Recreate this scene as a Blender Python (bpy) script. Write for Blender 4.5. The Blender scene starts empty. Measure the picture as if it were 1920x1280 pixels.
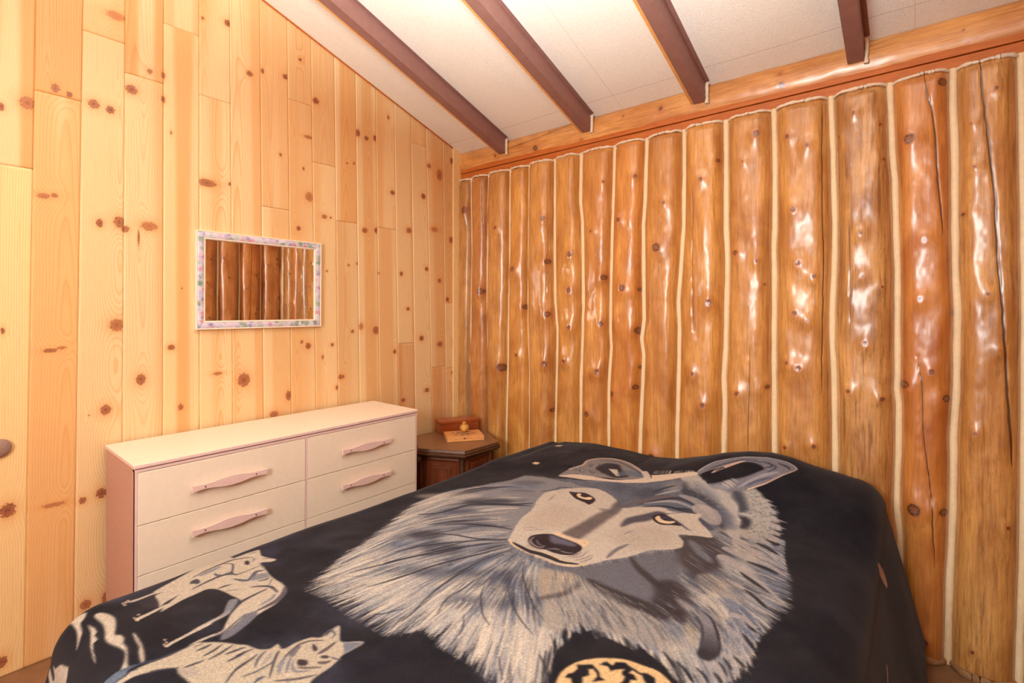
import bpy, bmesh, math, random
import numpy as np
from mathutils import Vector, Matrix
from mathutils.bvhtree import BVHTree

SC = bpy.context.scene
COL = SC.collection
rng = np.random.default_rng(7)
random.seed(7)

# ------------------------------------------------------------------ camera
CX, CY, CZ, FOC = 2.4363, -2.3915, 1.28, 927.42      # camera position, focal length in px of 1920
YAW, ROLL, SY = math.radians(39.488), math.radians(0.2624), 577.14
CAM = np.array([CX, CY, CZ])


def ray(px, py):
    x, y = (px - 960) / FOC, -(py - SY) / FOC
    cr, sr = math.cos(ROLL), math.sin(ROLL)
    r, u = x * cr - y * sr, x * sr + y * cr
    s, c = math.sin(YAW), math.cos(YAW)
    return np.array([r * c - s, r * s + c, u])


def onX(px, py, x=0.0):        # measured photo point -> where it lies on the plane x
    d = ray(px, py); return CAM + d * (x - CX) / d[0]


def onY(px, py, y=0.0):
    d = ray(px, py); return CAM + d * (y - CY) / d[1]


def onZ(px, py, z=0.0):
    d = ray(px, py); return CAM + d * (z - CZ) / d[2]


cam = bpy.data.cameras.new('camera')
cam.sensor_fit = 'HORIZONTAL'; cam.sensor_width = 36.0
cam.lens = 36.0 * FOC / 1920
cam.shift_y = -(640 - SY) / 1920
cam.clip_start = 0.02; cam.clip_end = 60
camo = bpy.data.objects.new('camera', cam); COL.objects.link(camo)
_s, _c = math.sin(YAW), math.cos(YAW)
_fw = Vector((-_s, _c, 0)); _r0 = Vector((_c, _s, 0)); _u0 = Vector((0, 0, 1))
_r = _r0 * math.cos(ROLL) + _u0 * math.sin(ROLL)
_u = -_r0 * math.sin(ROLL) + _u0 * math.cos(ROLL)
camo.matrix_world = Matrix(((_r.x, _u.x, -_fw.x, CX), (_r.y, _u.y, -_fw.y, CY), (_r.z, _u.z, -_fw.z, CZ), (0, 0, 0, 1)))
SC.camera = camo

# ------------------------------------------------------------------ helpers


def lin(*c):
    out = []
    for v in c[:3]:
        v = v / 255.0
        out.append(v / 12.92 if v <= 0.04045 else ((v + 0.055) / 1.055) ** 2.4)
    return tuple(out) + (1.0,)


class NT:
    """tiny node-tree writer"""

    def __init__(self, name):
        self.m = bpy.data.materials.new(name); self.m.use_nodes = True
        self.t = self.m.node_tree; self.t.nodes.clear()
        self.out = self.n('ShaderNodeOutputMaterial')
        self.b = self.n('ShaderNodeBsdfPrincipled')
        self.l(self.b.outputs[0], self.out.inputs['Surface'])

    def n(self, t, **kw):
        nd = self.t.nodes.new(t)
        for k, v in kw.items(): setattr(nd, k, v)
        return nd

    def l(self, a, b): self.t.links.new(a, b)

    def put(self, sock, v):
        if hasattr(v, 'is_output'): self.l(v, sock)
        else: sock.default_value = v

    def set(self, **kw):
        for k, v in kw.items():
            self.put(self.b.inputs[k.replace('_', ' ')], v)

    def math(self, op, a, b=None, c=None, clamp=False):
        nd = self.n('ShaderNodeMath', operation=op); nd.use_clamp = clamp
        self.put(nd.inputs[0], a)
        if b is not None: self.put(nd.inputs[1], b)
        if c is not None: self.put(nd.inputs[2], c)
        return nd.outputs[0]

    def ramp(self, fac, stops, interp='LINEAR'):
        nd = self.n('ShaderNodeValToRGB'); cr = nd.color_ramp; cr.interpolation = interp
        while len(cr.elements) > 1: cr.elements.remove(cr.elements[-1])
        for i, (p, c) in enumerate(stops):
            e = cr.elements[0] if i == 0 else cr.elements.new(p)
            e.position = p; e.color = c if hasattr(c, '__len__') else (c, c, c, 1)
        self.l(fac, nd.inputs[0]); return nd.outputs[0]

    def mix(self, fac, a, b, mode='MIX'):
        nd = self.n('ShaderNodeMix', data_type='RGBA', blend_type=mode)
        self.put(nd.inputs[0], fac); self.put(nd.inputs[6], a); self.put(nd.inputs[7], b)
        return nd.outputs[2]

    def coord(self, which='Object', scale=(1, 1, 1), loc=(0, 0, 0)):
        tc = self.n('ShaderNodeTexCoord'); mp = self.n('ShaderNodeMapping')
        mp.inputs['Scale'].default_value = scale; mp.inputs['Location'].default_value = loc
        self.l(tc.outputs[which], mp.inputs[0]); return mp.outputs[0]

    def noise(self, vec, scale, detail=3, rough=0.5, dist=0.0):
        nd = self.n('ShaderNodeTexNoise'); nd.inputs['Scale'].default_value = scale
        nd.inputs['Detail'].default_value = detail; nd.inputs['Roughness'].default_value = rough
        nd.inputs['Distortion'].default_value = dist
        if vec is not None: self.l(vec, nd.inputs['Vector'])
        return nd.outputs['Fac']

    def attr(self, name, out='Fac'):
        nd = self.n('ShaderNodeAttribute', attribute_name=name); return nd.outputs[out]

    def bump(self, h, strength=0.3, dist=0.002):
        nd = self.n('ShaderNodeBump'); nd.inputs['Strength'].default_value = strength
        nd.inputs['Distance'].default_value = dist; self.l(h, nd.inputs['Height'])
        self.l(nd.outputs[0], self.b.inputs['Normal'])


def obj(name, me, mat=None, parent=None, smooth=False):
    o = bpy.data.objects.new(name, me); COL.objects.link(o)
    if mat is not None and len(me.materials) == 0: me.materials.append(mat)
    if parent is not None: o.parent = parent
    if smooth:
        me.polygons.foreach_set('use_smooth', [True] * len(me.polygons))
    return o


def mesh_np(name, V, F):
    me = bpy.data.meshes.new(name)
    V = np.asarray(V, np.float32); F = np.asarray(F, np.int32)
    me.vertices.add(len(V)); me.vertices.foreach_set('co', V.ravel())
    k = F.shape[1]
    me.loops.add(F.size); me.loops.foreach_set('vertex_index', F.ravel())
    me.polygons.add(len(F))
    me.polygons.foreach_set('loop_start', np.arange(0, F.size, k, dtype=np.int32))
    me.polygons.foreach_set('loop_total', np.full(len(F), k, np.int32))
    me.update(calc_edges=True); me.validate()
    return me


def fattr(me, name, a):
    at = me.attributes.new(name, 'FLOAT', 'POINT'); at.data.foreach_set('value', np.asarray(a, np.float32).ravel())


def cattr(me, name, a):
    at = me.attributes.new(name, 'FLOAT_COLOR', 'POINT')
    a = np.asarray(a, np.float32)
    if a.shape[1] == 3: a = np.hstack([a, np.ones((len(a), 1), np.float32)])
    at.data.foreach_set('color', a.ravel())


def grid_faces(nu, nv, flip=False):     # vertex index = iu*nv + iv
    i, j = np.meshgrid(np.arange(nu - 1), np.arange(nv - 1), indexing='ij')
    a = (i * nv + j).ravel()
    f = np.stack([a, a + nv, a + nv + 1, a + 1], 1)
    return f[:, ::-1] if flip else f


def bmesh_obj(name, bm, mat, parent=None, smooth=False):
    bmesh.ops.recalc_face_normals(bm, faces=bm.faces)
    me = bpy.data.meshes.new(name); bm.to_mesh(me); bm.free()
    return obj(name, me, mat, parent, smooth)


def box(bm, lo, hi, bev=0.0, seg=2):
    lo, hi = Vector(lo), Vector(hi)
    g = bmesh.ops.create_cube(bm, size=1.0)
    for v in g['verts']:
        v.co = Vector((lo[i] + (v.co[i] + 0.5) * (hi[i] - lo[i]) for i in range(3)))
    if bev:
        es = list({e for v in g['verts'] for e in v.link_edges})
        bmesh.ops.bevel(bm, geom=es, offset=bev, segments=seg, affect='EDGES', profile=0.5)


def prism(bm, pts, z0, z1, axis='z', bev=0.0):
    """extrude a closed polygon (list of 2-tuples) between z0 and z1 along an axis"""
    def P(a, b, h):
        return {'z': (a, b, h), 'x': (h, a, b), 'y': (a, h, b)}[axis]
    lo = [bm.verts.new(P(a, b, z0)) for a, b in pts]
    hi = [bm.verts.new(P(a, b, z1)) for a, b in pts]
    n = len(pts)
    fs = [bm.faces.new(lo[::-1]), bm.faces.new(hi)]
    for i in range(n): fs.append(bm.faces.new((lo[i], lo[(i + 1) % n], hi[(i + 1) % n], hi[i])))
    if bev:
        es = list({e for f in fs[:2] for e in f.edges})
        bmesh.ops.bevel(bm, geom=es, offset=bev, segments=2, affect='EDGES', profile=0.5)


def tube_mesh(name, pts, rad, nseg=10, squash=None):
    """swept tube through 3-D points; rad scalar or list"""
    pts = np.asarray(pts, float); n = len(pts)
    rad = np.broadcast_to(np.asarray(rad, float), (n,))
    T = np.gradient(pts, axis=0); T /= np.linalg.norm(T, axis=1)[:, None] + 1e-9
    ref = np.array([0, 1, 0.]) if abs(T[0][1]) < 0.8 else np.array([1., 0, 0])
    A = np.cross(T, ref); A /= np.linalg.norm(A, axis=1)[:, None]
    B = np.cross(A, T)
    ang = np.linspace(0, 2 * np.pi, nseg, endpoint=False)
    sq = 1.0 if squash is None else squash
    V = pts[:, None] + rad[:, None, None] * (np.cos(ang)[None, :, None] * A[:, None] + sq * np.sin(ang)[None, :, None] * B[:, None])
    V = V.reshape(-1, 3); F = []
    for i in range(n - 1):
        for j in range(nseg):
            k = (j + 1) % nseg
            F.append((i * nseg + j, i * nseg + k, (i + 1) * nseg + k, (i + 1) * nseg + j))
    return mesh_np(name, V, F)


_perm = rng.random((257, 257))


def vnoise(x, y, seed=0):
    """smooth value noise in [-1,1]"""
    x = np.asarray(x, float) + seed * 17.31; y = np.asarray(y, float) + seed * 9.77
    xi, yi = np.floor(x).astype(int), np.floor(y).astype(int)
    fx, fy = x - xi, y - yi
    fx, fy = fx * fx * (3 - 2 * fx), fy * fy * (3 - 2 * fy)
    g = lambda a, b: _perm[a % 256, b % 256]
    a = g(xi, yi) * (1 - fx) + g(xi + 1, yi) * fx
    b = g(xi, yi + 1) * (1 - fx) + g(xi + 1, yi + 1) * fx
    return 2 * (a * (1 - fy) + b * fy) - 1


def fnoise(x, y, seed=0, oct=3):
    s, a, t = 0, 1.0, 0
    for k in range(oct):
        s = s + a * vnoise(np.asarray(x) * 2 ** k, np.asarray(y) * 2 ** k, seed + k * 5); t += a; a *= 0.5
    return s / t


def sstep(a, b, x):
    t = np.clip((np.asarray(x, float) - a) / (b - a), 0, 1); return t * t * (3 - 2 * t)


def tag(o, label, cat, group=None, kind=None):
    o['label'] = label; o['category'] = cat
    if group: o['group'] = group
    if kind: o['kind'] = kind
    return o


def empty(name, loc=(0, 0, 0), rz=0.0):
    o = bpy.data.objects.new(name, None); COL.objects.link(o)
    o.location = loc; o.rotation_euler = (0, 0, rz); o.empty_display_size = 0.1
    return o


def struct(o, label=None, cat=None):
    o['kind'] = 'structure'
    if label: o['label'] = label
    if cat: o['category'] = cat
    return o


def kids_local(root):           # parts are modelled in world space: keep them there under a moved root
    root_inv = root.matrix_basis.inverted()
    for ch in root.children: ch.matrix_parent_inverse = root_inv


CEIL0, CSLOPE = 2.335, 0.3138           # ceiling height at the log wall, rise per metre away from it
ceil_z = lambda y: CEIL0 - CSLOPE * y
W = 2.81                                # room width (pine wall x=0, right log wall x=W)
YF = -3.75                              # wall behind the camera

# ------------------------------------------------------------------ materials


def mat_plain(name, col, rough=0.5, noise_amt=0.06, nscale=40, bump=0.0, **kw):
    t = NT(name)
    v = t.coord('Object')
    f = t.noise(v, nscale, 4)
    c = t.mix(1.0, lin(*col), t.ramp(f, [(0.3, 1 - noise_amt), (0.7, 1 + noise_amt)]), 'MULTIPLY')
    t.set(Base_Color=c, Roughness=rough, **kw)
    if bump: t.bump(f, bump, 0.002)
    return t.m


def mat_pine():
    t = NT('knotty_pine')
    ph, kd, tint = t.attr('phase'), t.attr('knot'), t.attr('tint', 'Color')
    v = t.coord('Object', (60, 60, 3))
    fib = t.noise(v, 6.0, 4, 0.6)
    fr = t.math('FRACT', ph)
    ring = t.ramp(fr, [(0.0, 0.96), (0.45, 0.9), (0.72, 0.42), (0.84, 0.0), (0.9, 0.72), (1.0, 0.96)])
    amt = t.attr('ringamt')
    ringd = t.math('MULTIPLY', t.math('SUBTRACT', 1.0, ring), amt)
    c = t.mix(ringd, tint, t.mix(1.0, tint, lin(232, 190, 150), 'MULTIPLY'))
    c = t.mix(1.0, c, t.ramp(fib, [(0.25, 0.93), (0.75, 1.05)]), 'MULTIPLY')
    stk = t.noise(t.coord('Object', (1, 75, 0.9)), 2.6, 3, 0.55, 0.15)
    c = t.mix(t.ramp(stk, [(0.63, 0.0), (0.74, 0.55)]), c, lin(206, 132, 72))
    # knots: core, ring of bark, soft halo
    v2 = t.coord('Object', (1, 1, 1))
    kn = t.noise(v2, 160, 3)
    kdn = t.math('ADD', kd, t.math('MULTIPLY', t.math('SUBTRACT', kn, 0.5), 0.35))
    halo = t.ramp(kdn, [(0.5, 0.62), (0.62, 0.34), (0.8, 0.1), (1.0, 0.0)])
    # knot attribute is distance/4 so that 0.25 = knot edge
    halo = t.ramp(kdn, [(0.22, 0.95), (0.27, 0.55), (0.42, 0.22), (0.8, 0.0)])
    c = t.mix(halo, c, lin(214, 146, 88))
    core = t.ramp(kdn, [(0.0, lin(104, 56, 40)), (0.1, lin(150, 92, 66)), (0.18, lin(166, 104, 72)), (0.23, lin(104, 58, 38)), (0.27, lin(186, 120, 74))])
    corem = t.ramp(kdn, [(0.215, 1.0), (0.27, 0.0)])
    kd_dark = t.attr('knotdark')
    c = t.mix(t.math('MULTIPLY', corem, kd_dark), c, core)
    t.set(Base_Color=c, Roughness=0.42, Specular_IOR_Level=0.35)
    hb = t.math('ADD', t.math('MULTIPLY', ring, 0.5), fib)
    t.bump(hb, 0.06, 0.001)
    return t.m


def mat_log():
    t = NT('varnished_log')
    oi = t.n('ShaderNodeObjectInfo')
    tint = oi.outputs['Color']
    tc = t.n('ShaderNodeTexCoord'); off = t.n('ShaderNodeVectorMath', operation='ADD')
    rnd = t.n('ShaderNodeCombineXYZ')
    for i in range(3): t.l(t.math('MULTIPLY', oi.outputs['Random'], 13.0 + 7 * i), rnd.inputs[i])
    t.l(tc.outputs['Object'], off.inputs[0]); t.l(rnd.outputs[0], off.inputs[1])

    def mp(sc):
        m = t.n('ShaderNodeMapping'); m.inputs['Scale'].default_value = sc; t.l(off.outputs[0], m.inputs[0]); return m.outputs[0]
    big = t.noise(mp((1, 1, 0.45)), 7.0, 4, 0.6, 0.6)
    fine = t.noise(mp((70, 70, 3.5)), 2.0, 4, 0.65)
    streak = t.noise(mp((28, 28, 1.6)), 3.0, 3, 0.6, 0.3)
    speck = t.noise(mp((1, 1, 0.22)), 170, 3, 0.65)
    c = t.mix(t.ramp(big, [(0.33, 0.0), (0.66, 1.0)]), t.mix(1.0, tint, lin(215, 190, 170), 'MULTIPLY'), t.mix(0.35, tint, lin(235, 170, 96)))
    c = t.mix(t.ramp(fine, [(0.42, 0.0), (0.7, 0.6)]), c, lin(150, 88, 38))
    mott = t.attr('mottle')
    c = t.mix(t.math('MULTIPLY', t.ramp(streak, [(0.5, 0.0), (0.68, 0.7)]), mott), c, lin(104, 60, 28))
    c = t.mix(t.math('MULTIPLY', t.ramp(speck, [(0.6, 0.0), (0.7, 0.45)]), mott), c, lin(84, 46, 22))
    kd = t.attr('knot')
    kn = t.noise(mp((1, 1, 1)), 200, 3)
    kdn = t.math('ADD', kd, t.math('MULTIPLY', t.math('SUBTRACT', kn, 0.5), 0.3))
    c = t.mix(t.ramp(kdn, [(0.25, 0.65), (0.4, 0.3), (0.8, 0.0)]), c, lin(166, 88, 32))
    c = t.mix(t.ramp(kdn, [(0.2, 1.0), (0.27, 0.0)]), c, t.ramp(kdn, [(0.0, lin(120, 68, 36)), (0.13, lin(136, 80, 44)), (0.19, lin(62, 32, 16)), (0.26, lin(96, 50, 24))]))
    cr = t.math('ABSOLUTE', t.attr('crack'))
    crn = t.math('ADD', cr, t.math('MULTIPLY', t.math('SUBTRACT', speck, 0.5), 0.5))
    c = t.mix(t.ramp(crn, [(0.6, 0.92), (1.0, 0.0)]), c, lin(70, 38, 18))
    rough = t.ramp(speck, [(0.3, 0.34), (0.7, 0.48)])
    t.set(Base_Color=c, Roughness=rough, Specular_IOR_Level=0.5, Coat_Weight=1.0, Coat_Roughness=0.26)
    h = t.math('ADD', t.math('MULTIPLY', fine, 0.5), t.math('MULTIPLY', t.noise(mp((1, 1, 0.5)), 30, 3, 0.55), 1.5))
    h = t.math('ADD', h, t.ramp(crn, [(0.4, -1.2), (1.0, 0.0)]))
    t.bump(h, 0.35, 0.003)
    return t.m


def mat_ceiling():
    t = NT('white_foam_board')
    v = t.coord('Object')
    sp = t.noise(v, 190, 3, 0.6)
    big = t.noise(v, 2.5, 3)
    c = t.mix(t.ramp(big, [(0.3, 0.0), (0.7, 1.0)]), lin(236, 231, 222), lin(242, 238, 230))
    c = t.mix(t.ramp(sp, [(0.38, 0.35), (0.55, 0.0)]), c, lin(212, 196, 176))
    sx = t.n('ShaderNodeSeparateXYZ'); tc = t.n('ShaderNodeTexCoord'); t.l(tc.outputs['Object'], sx.inputs[0])
    wob = t.math('MULTIPLY', t.math('SUBTRACT', t.noise(v, 5, 2), 0.5), 0.012)
    y = t.math('ADD', sx.outputs[1], wob)
    seam = None
    for y0, w, a in ((-0.112, 0.0022, 0.6), (-1.33, 0.003, 0.25), (-2.55, 0.003, 0.4)):
        d = t.math('ABSOLUTE', t.math('ADD', y, -y0))
        s = t.math('MULTIPLY', t.math('SUBTRACT', 1.0, t.math('DIVIDE', d, w), clamp=True), a)
        seam = s if seam is None else t.math('MAXIMUM', seam, s)
    for x0 in (1.22, 2.42):
        d = t.math('ABSOLUTE', t.math('ADD', t.math('ADD', sx.outputs[0], wob), -x0))
        s = t.math('MULTIPLY', t.math('SUBTRACT', 1.0, t.math('DIVIDE', d, 0.003), clamp=True), 0.3)
        seam = t.math('MAXIMUM', seam, s)
    c = t.mix(seam, c, lin(150, 125, 100))
    t.set(Base_Color=c, Roughness=0.8, Specular_IOR_Level=0.25)
    t.bump(sp, 0.35, 0.003)
    return t.m


def mat_wood(name, c1, c2, rough=0.4, scale=(40, 40, 4), coat=0.0, amt=1.0):
    t = NT(name)
    f = t.noise(t.coord('Object', scale), 2.2, 5, 0.62, 0.5)
    g = t.noise(t.coord('Object', tuple(s * 3 for s in scale)), 2.0, 3)
    c = t.mix(t.ramp(f, [(0.32, 0.0), (0.68, 1.0)]), lin(*c1), lin(*c2))
    c = t.mix(1.0, c, t.ramp(g, [(0.3, 1 - 0.1 * amt), (0.7, 1 + 0.06 * amt)]), 'MULTIPLY')
    t.set(Base_Color=c, Roughness=rough, Coat_Weight=coat, Coat_Roughness=0.2)
    t.bump(g, 0.1, 0.001)
    return t.m


def mat_floral():
    t = NT('floral_print')
    v = t.coord('Object')
    vo = t.n('ShaderNodeTexVoronoi'); vo.inputs['Scale'].default_value = 44; t.l(v, vo.inputs['Vector'])
    wr = t.n('ShaderNodeSeparateColor'); t.l(vo.outputs['Color'], wr.inputs[0])
    n2 = t.noise(v, 150, 3)
    n3 = t.noise(v, 17, 2)
    pal = t.ramp(wr.outputs[0], [(0.0, lin(214, 210, 224)), (0.25, lin(180, 172, 206)), (0.38, lin(104, 98, 160)), (0.5, lin(206, 130, 146)), (0.6, lin(220, 190, 200)),
                                 (0.72, lin(112, 140, 118)), (0.86, lin(160, 180, 160)), (1.0, lin(216, 214, 224))])
    m = t.ramp(t.math('ADD', vo.outputs['Distance'], t.math('MULTIPLY', t.math('SUBTRACT', n2, 0.5), 0.7)), [(0.4, 1.0), (0.75, 0.2)])
    c = t.mix(m, lin(214, 210, 222), pal)
    c = t.mix(t.ramp(n3, [(0.55, 0.0), (0.7, 0.5)]), c, lin(206, 196, 216))
    t.set(Base_Color=c, Roughness=0.35)
    return t.m


M_PINE = mat_pine()
M_LOG = mat_log()
M_CEIL = mat_ceiling()
M_CHINK = mat_plain('cream_chinking', (230, 208, 168), 0.6, 0.05, 60, 0.2)
M_CHINKW = mat_plain('white_caulk', (226, 212, 190), 0.6, 0.08, 90, 0.3)
M_CHINKG = mat_plain('grey_mortar', (140, 132, 124), 0.8, 0.2, 120, 0.5)
M_TRIM = mat_wood('orange_varnished_board', (180, 94, 34), (200, 116, 46), 0.5, (4, 40, 40), 0.0)
M_STEEL = mat_plain('brown_primed_steel', (142, 102, 94), 0.5, 0.08, 30, 0.05)
M_LATH = mat_plain('pale_lath', (222, 160, 88), 0.5, 0.06, 30)
M_FLOOR = mat_plain('brown_concrete', (128, 92, 62), 0.55, 0.18, 14, 0.15)
M_CREAM = mat_plain('cream_laminate', (236, 222, 202), 0.42, 0.025, 60, 0.03)
M_PINK = mat_plain('pink_paint', (226, 196, 190), 0.45, 0.02, 40)
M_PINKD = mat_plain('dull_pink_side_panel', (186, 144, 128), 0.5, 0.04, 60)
M_SCREW = mat_plain('steel_screw', (120, 112, 106), 0.35, 0.02, 40, 0, Metallic=0.9)
M_WALNUT = mat_wood('dark_walnut', (64, 38, 22), (92, 56, 32), 0.4, (8, 30, 30), 0.25)
M_WALTOP = mat_wood('worn_walnut_top', (118, 82, 56), (136, 96, 66), 0.38, (5, 34, 20), 0.3)
M_WALRED = mat_wood('red_walnut_panel', (92, 44, 22), (118, 58, 28), 0.36, (30, 30, 5), 0.3)
M_DARK = mat_plain('shadow_gap', (38, 24, 18), 0.8)
M_FLORAL = mat_floral()
M_WHITEFR = mat_plain('white_frame_paint', (240, 222, 204), 0.35, 0.02, 40)
M_MIRROR = mat_plain('mirror_silver', (240, 238, 235), 0.01, 0.0, 10, 0, Metallic=1.0)
M_REDBOX = mat_wood('red_cedar_box', (140, 66, 30), (166, 84, 40), 0.3, (6, 30, 40), 0.35)
M_BLONDE = mat_wood('blonde_wood_box', (216, 150, 88), (230, 170, 106), 0.4, (6, 30, 50), 0.2)
# ------------------------------------------------------------------ floor and ceiling
bm = bmesh.new(); box(bm, (-0.1, YF - 0.1, -0.12), (W + 0.12, 0.14, 0.0))
struct(bmesh_obj('floor', bm, M_FLOOR), 'brown concrete floor under the bed', 'floor')
bm = bmesh.new()
prism(bm, [(0.24, ceil_z(0.24)), (YF - 0.1, ceil_z(YF - 0.1)), (YF - 0.1, ceil_z(YF - 0.1) + 0.12), (0.24, ceil_z(0.24) + 0.12)], -0.1, W + 0.12, 'x')
struct(bmesh_obj('ceiling', bm, M_CEIL), 'sloping white foam board ceiling between brown steel beams', 'ceiling')

# ------------------------------------------------------------------ pine plank wall (x = 0)
PE = [(64, 56), (153, 146), (234, 231), (307, 306), (374, 374.6), (433, 436.5), (489.5, 494), (541, 546), (585.5, 592), (628.5, 634),
      (668, 674), (705.5, 711.5), (740, 747), (771, 778), (799, 809), (830, 836), (850, 855)]


def edge_line(a, b):
    A, B = onX(a, 235), onX(b, 690)
    m = (A[1] - B[1]) / (A[2] - B[2])
    return lambda z, B=B, m=m: B[1] + m * (np.asarray(z) - B[2])


EDGES = [edge_line(a, b) for a, b in PE]
y0 = float(EDGES[0](1.3))
left = []
k = 1
while y0 - 0.132 * k > YF:
    left.append((lambda z, k=k: EDGES[0](z) - 0.132 * k)); k += 1
left.append(lambda z: np.asarray(z) * 0 + YF)
EDGES = left[::-1] + EDGES + [lambda z: np.asarray(z) * 0 + 0.03]
NL = len(left)                       # plank index NL-1 is the first one cut by the left picture edge
# butt joints: plank index (from the plank at the left picture edge) -> photo height at its middle
JOINT = {0: [(30, 312)], 1: [(108, 179)], 2: [(192, 68)], 3: [(270, 146)], 4: [(340, 55)], 5: [(404, 186)], 7: [(515, 390)], 8: [(563, 192)],
         9: [(607, 308)], 10: [(648, 416)], 12: [(722, 428)], 13: [(759, 644)], 14: [(785, 271)], 15: [(820, 688)], 16: [(843, 568), (845, 690)]}
# knots on the pine wall: photo x, y, half width, half height, darkness
PK = [(428, 44, 7, 6, 1), (380, 34, 3, 3, .9), (104, 165, 8, 8, .8), (130, 177, 6, 5, 1), (52, 193, 15, 12, .75), (2, 200, 7, 7, 1), (176, 195, 11, 8, .85),
      (207, 206, 8, 7, 1), (247, 168, 11, 8, .9), (306, 186, 4, 6, .9), (281, 134, 5, 5, .7), (306, 141, 4, 6, .8), (218, 30, 18, 7, .45), (468, 138, 6, 5, .9),
      (492, 133, 3, 5, 1), (535, 144, 5, 5, 1), (563, 112, 3, 3, 1), (592, 189, 6, 6, 1), (578, 257, 8, 3, .7), (526, 290, 3, 3, 1), (569, 316, 2, 3, 1),
      (580, 369, 7, 8, .6), (321, 249, 2, 4, .8), (388, 343, 18, 7, .8), (431, 345, 3, 3, .9), (608, 406, 5, 4, .7), (620, 408, 2, 2, 1), (82, 367, 13, 5, .7),
      (102, 366, 7, 4, .8), (187, 418, 7, 7, 1), (224, 416, 10, 10, .85), (234, 429, 8, 6, .8), (280, 424, 15, 8, .6), (560, 428, 4, 4, 1), (5, 620, 4, 6, 1),
      (219, 609, 13, 11, .75), (94, 657, 14, 4, .9), (116, 652, 9, 3, .7), (264, 711, 9, 10, .85), (198, 768, 10, 9, .9), (167, 779, 2, 2, 1), (321, 651, 7, 5, .9),
      (339, 763, 5, 6, .9), (409, 700, 9, 3, .6), (457, 712, 11, 12, .85), (514, 776, 8, 6, .7), (541, 741, 5, 9, .9), (578, 648, 5, 6, .9), (566, 641, 3, 3, .9),
      (341, 540, 2, 2, 1), (260, 445, 2, 16, .9), (623, 646, 3, 3, .9), (633, 726, 4, 4, .9), (638, 706, 3, 5, .9), (605, 669, 2, 4, .8), (613, 508, 2, 2, .9),
      (14, 957, 15, 13, 1), (190, 924, 10, 9, 1), (155, 938, 7, 6, .9), (101, 946, 22, 4, .6), (3, 1241, 10, 10, 1), (161, 1133, 10, 9, .8), (202, 1119, 11, 12, .8),
      (671, 249, 4, 7, .9), (687, 259, 4, 4, 1), (703, 259, 3, 5, 1), (728, 220, 2, 4, .9), (736, 361, 4, 4, 1), (794, 368, 4, 5, 1), (824, 328, 5, 10, .7),
      (804, 311, 4, 4, .6), (847, 302, 3, 6, 1), (651, 306, 2, 2, 1), (664, 306, 2, 3, .9), (684, 432, 5, 5, .9), (705, 432, 3, 5, 1), (767, 432, 5, 5, .8),
      (815, 430, 6, 5, .5), (846, 450, 4, 6, .9), (654, 497, 2, 2, 1), (670, 494, 2, 3, 1), (752.5, 513, 3, 4, 1), (800, 504, 3, 4, 1), (824, 526, 3, 4, .9),
      (839, 561, 3, 4, 1), (765, 579, 3, 3, 1), (661, 621, 3, 3, .9), (677, 612, 4, 6, .5), (705, 619, 6, 7, .8), (790.5, 634, 4, 5, 1), (825, 645, 5, 5, .8),
      (851, 638, 3, 7, .6), (740, 659, 3, 4, .9), (848, 698, 2, 3, .9), (643, 706, 3, 4, .9), (800.5, 731, 4, 4, .9), (756, 750, 4, 4, .9), (710, 512, 2, 2, .7)]
KN = []
for px, py, rx, ry, dk in PK:
    p = onX(px, py); q = onX(px + rx, py); r = onX(px, py + ry)
    KN.append((p[1], p[2], abs(q[1] - p[1]), abs(r[2] - p[2]), dk))
KN = np.array(KN)
SPECIAL = {(13, 1): (0.93, 0.80, 0.74), (15, 1): (0.95, 0.82, 0.76), (16, 2): (0.96, 0.84, 0.78), (0, 1): (1.0, 0.97, 0.86), (4, 1): (1.02, 0.99, 0.95)}
PV, PF, A_ph, A_kn, A_dk, A_ti, A_ra = [], [], [], [], [], [], []
base_i = 0
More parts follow.
